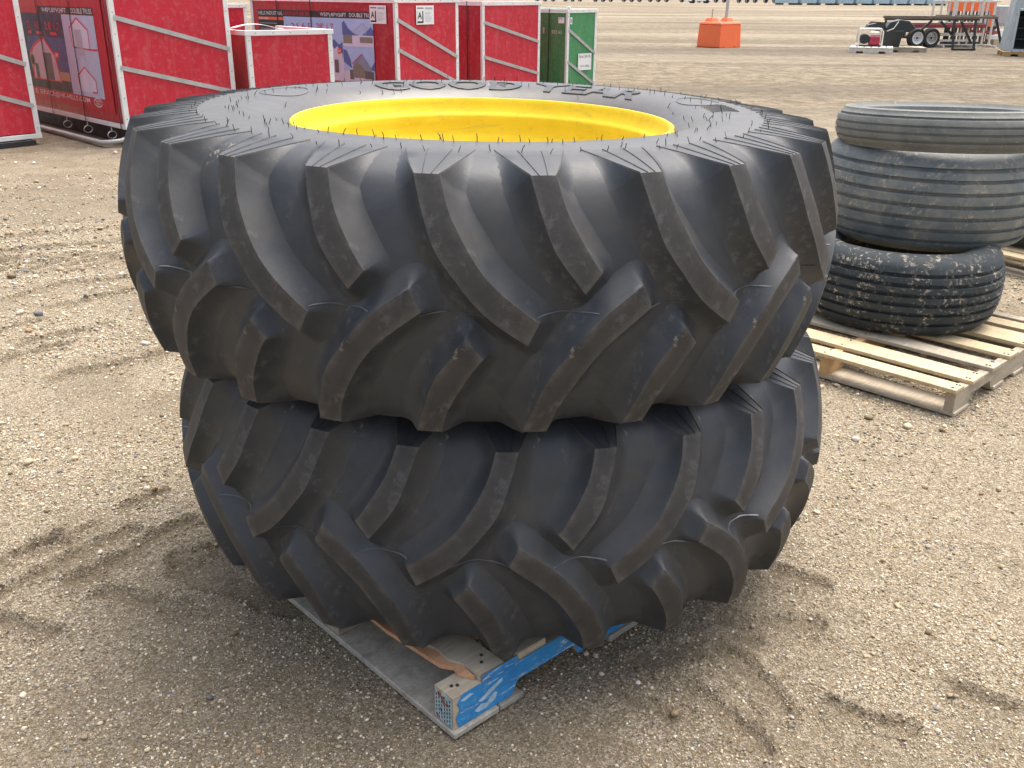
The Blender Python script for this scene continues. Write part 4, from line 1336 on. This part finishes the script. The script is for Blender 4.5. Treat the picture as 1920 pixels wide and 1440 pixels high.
tr = empty('utility_trailer', (13.32, 33.75, 0), (0, 0, R(10)))
tag(tr, 'tandem axle trailer with maroon frame, one white and one chrome wheel', 'trailer')
wheel_obj(tr, (0.02, 0, .31), M['whitewheel']); wheel_obj(tr, (.60, .10, .31), M['chrome'])
MB().box((-.75, .15, .62), (2.6, .23, .74), .01).build('side_rail', M['redsteel'], tr)
MB().box((-.75, 1.75, .62), (2.6, 1.83, .74), .01).build('side_rail', M['redsteel'], tr)
for k in range(5): MB().box((-.7 + k * .8, .232, .64), (-.62 + k * .8, 1.748, .72)).build('cross_member', M['redsteel'], tr)
MB().box((-.7, .16, .745), (2.55, 1.82, .775)).build('deck', M['brownsteel'], tr)
MB().bar((2.55, .6, .5), (4.2, .95, .42), .09, .09).build('tongue', M['redsteel'], tr)
MB().bar((2.55, 1.4, .5), (4.2, 1.0, .42), .09, .09).build('tongue', M['redsteel'], tr)
MB().box((-.2, .25, .28), (.8, 1.7, .34)).build('axle', M['blacksteel'], tr)

sd_ = empty('steel_stand', (12.2, 32.4, 0), (0, 0, R(4)))
tag(sd_, 'long black steel stand with angled braces in front of the trailer wheels', 'stand')
MB().box((-.55, -.03, .94), (3.2, .03, 1.02), .006).build('top_rail', M['brownsteel'], sd_)
MB().box((-.5, -.035, .885), (2.6, .035, .938), .006).build('top_rail', M['blacksteel'], sd_)
for x0, x1, z0, z1 in ((-.45, -.45, .45, .88), (.22, .20, .45, .88), (-.08, .22, .47, .86), (.72, 1.05, .58, .88), (2.02, 2.45, .86, .22), (1.35, 1.78, .86, .46)):
    MB().bar((x0, 0, z0), (x1, 0, z1), .06, .06, (0, 1, 0)).build('brace', M['blacksteel'], sd_)
for x in (1.78, 2.48): MB().bar((x, -.20, .02), (x, -.02, .88), .06, .06, (0, 1, 0)).build('leg', M['blacksteel'], sd_)
MB().box((1.75, -.26, 0), (2.51, -.19, .06)).build('foot', M['blacksteel'], sd_)
for x in (-.45, .2): MB().bar((x, .9, 0), (x, .0, .46), .06, .06, (0, 1, 0)).build('leg', M['blacksteel'], sd_)
for x in (3.1,): MB().bar((x + .55, .2, .02), (x + .05, 0, .94), .06, .06, (0, 1, 0)).build('leg', M['blacksteel'], sd_)

rk = empty('white_rack', (14.2, 34.3, 0), (0, 0, R(6)))
tag(rk, 'tall white barred steel rack standing behind the black stand', 'rack')
for k in range(8):
    x = .02 + k * .27
    MB().box((x, -.03, .10 if k > 2 else .75), (x + .055, .03, 1.42), .005).build('upright', M['whitesteel'], rk)
MB().box((-.25, -.035, 1.42), (2.1, .035, 1.475), .005).build('rail', M['whitesteel'], rk)
MB().box((-.1, -.034, .98), (2.0, .034, 1.02), .005).build('rail', M['brownsteel'], rk)
MB().box((.05, -.05, .36), (1.6, -.031, .46), .005).build('rail', M['whitesteel'], rk)
MB().box((.05, -.05, .18), (1.5, -.031, .25), .005).build('rail', M['whitesteel'], rk)
for x in (.42, 1.42): MB().box((x, -.075, .75), (x + .1, -.052, 1.52), .005).build('post', M['whitesteel'], rk)
MB().box((-.27, -.03, .95), (-.21, .03, 1.42), .005).build('upright', M['whitesteel'], rk)
for x in (.1, 1.25, 1.95): MB().box((x, -.4, 0), (x + .06, .4, .07)).build('foot', M['whitesteel'], rk)
MB().box((.03, -.034, .065), (2.0, .034, .10)).build('rail', M['whitesteel'], rk)

op = empty('orange_gate', (15.0, 35.6, 0), (0, 0, R(6)))
tag(op, 'orange topped dark panel gate behind the white rack', 'gate')
MB().box((0, 0, 1.12), (1.75, .05, 1.45), .01).build('orange_band', M['orange'], op)
MB().box((1.62, .0, .62), (1.75, .05, 1.118), .01).build('orange_band', M['orange'], op)
for k in range(6): MB().box((.02 + k * .265, .005, .12), (.22 + k * .265, .04, 1.117), .005).build('panel', M['darkgrey'], op)
MB().box((0, -.1, 0), (1.6, .15, .118)).build('base', M['darkgrey'], op)

for k, (zz, dx) in enumerate(((.30, 0), (.46, .3))):
    o = MB().box((16.3 + dx, 35.0 + k * .15, zz - .07 if k == 0 else zz - .055), (19.5 + dx, 35.14 + k * .15, zz + .08), .01).build('white_beam', M['white'], None)
    tag(o, ('lower', 'upper')[k] + ' of two white steel beams lying right of the white rack', 'beam')
o = MB().box((16.5, 34.95, 0), (16.7, 35.4, .228), .005).add([], []).build('timber_block', M['woodgrey'], None); tag(o, 'timber block under the white beams beside the white rack', 'block')
o = MB().box((18.6, 35.05, 0), (18.8, 35.5, .228), .005).build('timber_block', M['woodgrey'], None); tag(o, 'timber block under the far end of the white beams', 'block')

# engine pump on a low pallet, black tub beside it
def low_pallet(loc, rot, w, d, label, mat, z=.14):
    p = empty('low_pallet', loc, (0, 0, rot)); tag(p, label, 'pallet')
    for y in (0, d / 2 - .04, d - .08): stringer('stringer', w, y, y + .08, .0, z - .03, [(.2, .42, .06), (w - .42, w - .2, .06)], mat, p)
    n = 6
    for k in range(n): MB().box((w * k / n + .015, -.01, z - .029), (w * (k + 1) / n - .015, d + .01, z), .003).build('deck_board', mat, p)
    return p


low_pallet((10.05, 30.4, 0), R(-20), 1.25, 1.15, 'pale low pallet carrying the red engine on the far yard', M['whitesteel'], .17)
low_pallet((11.35, 31.1, 0), R(-12), 1.25, 1.0, 'grey low pallet between the engine and the trailer wheels', M['woodgrey'], .14)
en = empty('engine_pump', (10.42, 30.75, .17), (0, 0, R(-12)))
tag(en, 'small engine with a red cover inside a pale tube cage, on the low pallet', 'engine')
for y in (0, .5):
    a = [(0, y, 0), (0, y, .42), (.06, y, .50), (.62, y, .50), (.68, y, .42), (.68, y, 0)]
    MB().tube(a, .022, 8).build('cage_tube', M['whitesteel'], en, smooth=60)
for x, z in ((.06, .5), (.62, .5), (0, .05), (.68, .05)): MB().tube([(x, 0, z), (x, .5, z)], .02, 8).build('cage_tube', M['whitesteel'], en)
MB().box((.32, .02, .04), (.62, .40, .30), .03).build('engine_cover', M['engine'], en)
MB().lathe([(0, .0), (.13, .0), (.15, .04), (.15, .20), (.1, .24), (0, .24)], 20, 'Y', ctr=(.18, .08, .22)).build('pump_housing', M['blacksteel'], en, smooth=40)
MB().box((.34, .06, .302), (.60, .34, .43), .03).build('fuel_tank', M['whitesteel'], en)
MB().box((.02, .02, 0), (.66, .48, .035)).build('base_plate', M['blacksteel'], en)

tb = empty('black_tub', (11.18, 31.25, .14), (0, 0, R(-8)))
tb.scale = (.66, .8, .92)
tag(tb, 'black plastic tub with a sloping lid beside the red engine', 'tub')
mb = MB()
bt = [(0, 0, 0), (1.0, 0, 0), (1.0, .6, 0), (0, .6, 0)]; tp = [(-.06, -.06, .52), (1.10, -.06, .52), (1.10, .66, .52), (-.06, .66, .52)]
mb.add(bt + tp, [(0, 3, 2, 1), (0, 1, 5, 4), (1, 2, 6, 5), (2, 3, 7, 6), (3, 0, 4, 7), (4, 5, 6, 7)])
o = mb.build('body', M['plastic'], tb); b_ = o.modifiers.new('soft', 'BEVEL'); b_.width = .04; b_.segments = 3
mb = MB(); mb.prism([(.25, .524), (1.35, .46), (1.62, .60), (1.30, .82), (.9, .86), (.45, .78)], -.02, .6, lambda a, b, h: (a, h, b)); me = mb.mesh('lid'); fix_normals(me)
o = link_mesh('lid', me, M['plastic'], tb); b_ = o.modifiers.new('soft', 'BEVEL'); b_.width = .03; b_.segments = 2
mb = MB(); mb.prism([(-.55, .56), (-.1, .535), (.30, .60), (.25, .70), (-.15, .74), (-.5, .68)], .0, .5, lambda a, b, h: (a, h, b)); me = mb.mesh('hose_coil'); fix_normals(me)
link_mesh('seat_cover', me, M['plastic'], tb)
MB().tube([(.35, -.05, .50), (.62, -.06, .58), (.80, -.05, .80)], .022, 6).build('handle', M['whitesteel'], tb, smooth=60)

# galvanised duct cabinet on its pallet at the right edge
cb2 = empty('sheet_metal_cabinet', (14.42, 29.5, .13), (0, 0, R(-18)))
tag(cb2, 'pale blue galvanised sheet metal cabinet with a dark opening, on a pallet', 'cabinet')
MB().box((.02, .0, .0), (.10, 1.2, 2.2), .004).build('side_sheet', M['galvblue'], cb2)
MB().box((1.0, .0, .0), (1.08, 1.2, 2.2), .004).build('side_sheet', M['galvblue'], cb2)
MB().box((.102, .0, 1.12), (.998, 1.2, 2.2), .004).build('upper_sheet', M['galvblue'], cb2)
MB().box((.102, 1.15, .0), (.998, 1.2, 1.118)).build('back_sheet', M['darkgrey'], cb2)
MB().box((.102, .0, .0), (.998, 1.148, .05), .004).build('sill', M['galvblue'], cb2)
MB().box((.08, -.05, 1.10), (1.02, -.002, 1.16), .01).build('lintel', M['galvblue'], cb2)
mb = MB(); mb.prism([(.0, .0), (-.14, .02), (-.02, 2.2), (.0, 2.2)], .02, 1.15, lambda a, b, h: (a + .018, h, b)); me = mb.mesh('flared_side'); fix_normals(me); link_mesh('flared_side', me, M['galvblue'], cb2)
for z in (.3, .6, .9): MB().box((.104, .6, z), (.994, 1.1, z + .03)).build('baffle', M['darkgrey'], cb2)
low_pallet((14.2, 29.38, 0), R(-18), 1.4, 1.2, 'wooden pallet under the sheet metal cabinet', M['woodwarm'], .13)
gb = empty('grey_unit', (17.0, 36.2, 0), (0, 0, R(5))); tag(gb, 'light grey box unit standing behind the sheet metal cabinet', 'box')
MB().box((0, 0, .62), (.9, .6, 1.30), .02).build('housing', M['grey'], gb)
for x in (.06, .78): MB().box((x, .05, 0), (x + .06, .55, .618)).build('leg', M['blacksteel'], gb)
MB().box((.08, -.012, .72), (.82, -.001, 1.2), .004).build('door', M['grey'], gb)

# ------------------------------------------------------------------ far side of the yard
def far_bin(x, y, w, mat, label, rz):
    b = empty('storage_bin', (x, y, 0), (0, 0, rz)); tag(b, label, 'bin', 'pale bins along the far side')
    MB().box((0, 0, .25), (w, 2.4, 2.75), .03).build('body', mat, b)
    MB().box((-.05, -.04, 2.755), (w + .05, 2.44, 2.9), .02).build('lid', mat, b)
    for k in range(5): MB().box((.25 + k * (w - .6) / 4, -.05, .4), (.35 + k * (w - .6) / 4, -.003, 2.6)).build('rib', mat, b)
    for k in (.1, w - .4): MB().box((k, .1, 0), (k + .3, 2.3, .248)).build('runner', M['darkgrey'], b)
    return b


ords = ['first', 'second', 'third', 'fourth', 'fifth', 'sixth', 'seventh', 'eighth', 'ninth', 'tenth', 'eleventh', 'twelfth']
for k in range(12):
    t = k / 12
    m = M['binwhite'] if k in (9, 10) else M['binblue']
    far_bin(44.6 + k * 3.42, 172.0 + k * .95, 3.0, m, ('white' if k in (9, 10) else 'pale blue') + ' bin on the far side, ' + ords[k] + ' of the row from the left', R(15.5))


def implement(x, y, mat, label, rnd):
    b = empty('farm_implement', (x, y, 0), (0, 0, R(rnd.uniform(-8, 8)))); tag(b, label, 'farm machine', 'machines parked on the far side')
    L = rnd.uniform(4.2, 5.2)
    MB().bar((0, 0, .9), (L, 0, .9), .3, .3).build('frame', mat, b); MB().bar((0, 1.6, .9), (L, 1.6, .9), .3, .3).build('frame', mat, b)
    for k in range(4): MB().bar((L * (k + .5) / 4, -.1, 1.0), (L * (k + .5) / 4, 1.7, 1.0), .15, .15).build('cross_bar', mat, b)
    MB().box((L * .25, .2, 1.1), (L * .75, 1.4, 2.1), .1).build('hopper', mat, b)
    for k in range(3):
        MB().lathe([(0, -.12), (.4, -.12), (.46, 0), (.4, .12), (0, .12)], 16, 'Y', ctr=(L * (k + .5) / 3, -.2, .46)).build('wheel', M['tyre'], b, smooth=40)
    for k in range(6): MB().bar((L * (k + .5) / 6, -.3, .8), (L * (k + .5) / 6 + .3, -.5, .1), .07, .07).build('tine', M['grey'], b)
    return b


rnd = random.Random(3)
for k in range(9):
    m = (M['redsteel'], M['darkgrey'], M['redsteel'], M['brownsteel'])[k % 4]
    nm = ('maroon', 'dark grey', 'maroon', 'brown')[k % 4]
    implement(3.5 + k * 5.6, 200 + rnd.uniform(-3, 3) + k * .4, m, nm + ' machine parked at the far edge, ' + ords[k] + ' of the line from the left', rnd)

car = empty('white_car', (31.4, 186, 0), (0, 0, R(4)))
tag(car, 'white car parked far off at the top edge of the picture', 'car')
mb = MB(); mb.prism([(0, .35), (.05, .75), (.9, .88), (1.3, 1.35), (2.7, 1.40), (3.4, .95), (4.2, .85), (4.3, .4)], 0, 1.75, lambda a, b, h: (a, h, b)); me = mb.mesh('body'); fix_normals(me); link_mesh('body', me, M['carwhite'], car)
MB().prism([(1.05, .92), (1.38, 1.30), (1.95, 1.32), (1.95, .92)], -.01, -.002, lambda a, b, h: (a, h, b)).build('window', M['glass'], car)
MB().prism([(2.05, .92), (2.05, 1.32), (2.65, 1.32), (3.15, .95)], -.01, -.002, lambda a, b, h: (a, h, b)).build('window', M['glass'], car)
for x in (.85, 3.4):
    for y in (.0, 1.6): MB().lathe([(0, -.05), (.25, -.05), (.33, -.02), (.33, .15), (0, .15)], 18, 'Y', ctr=(x, y, .33)).build('wheel', M['tyre'], car, smooth=40)
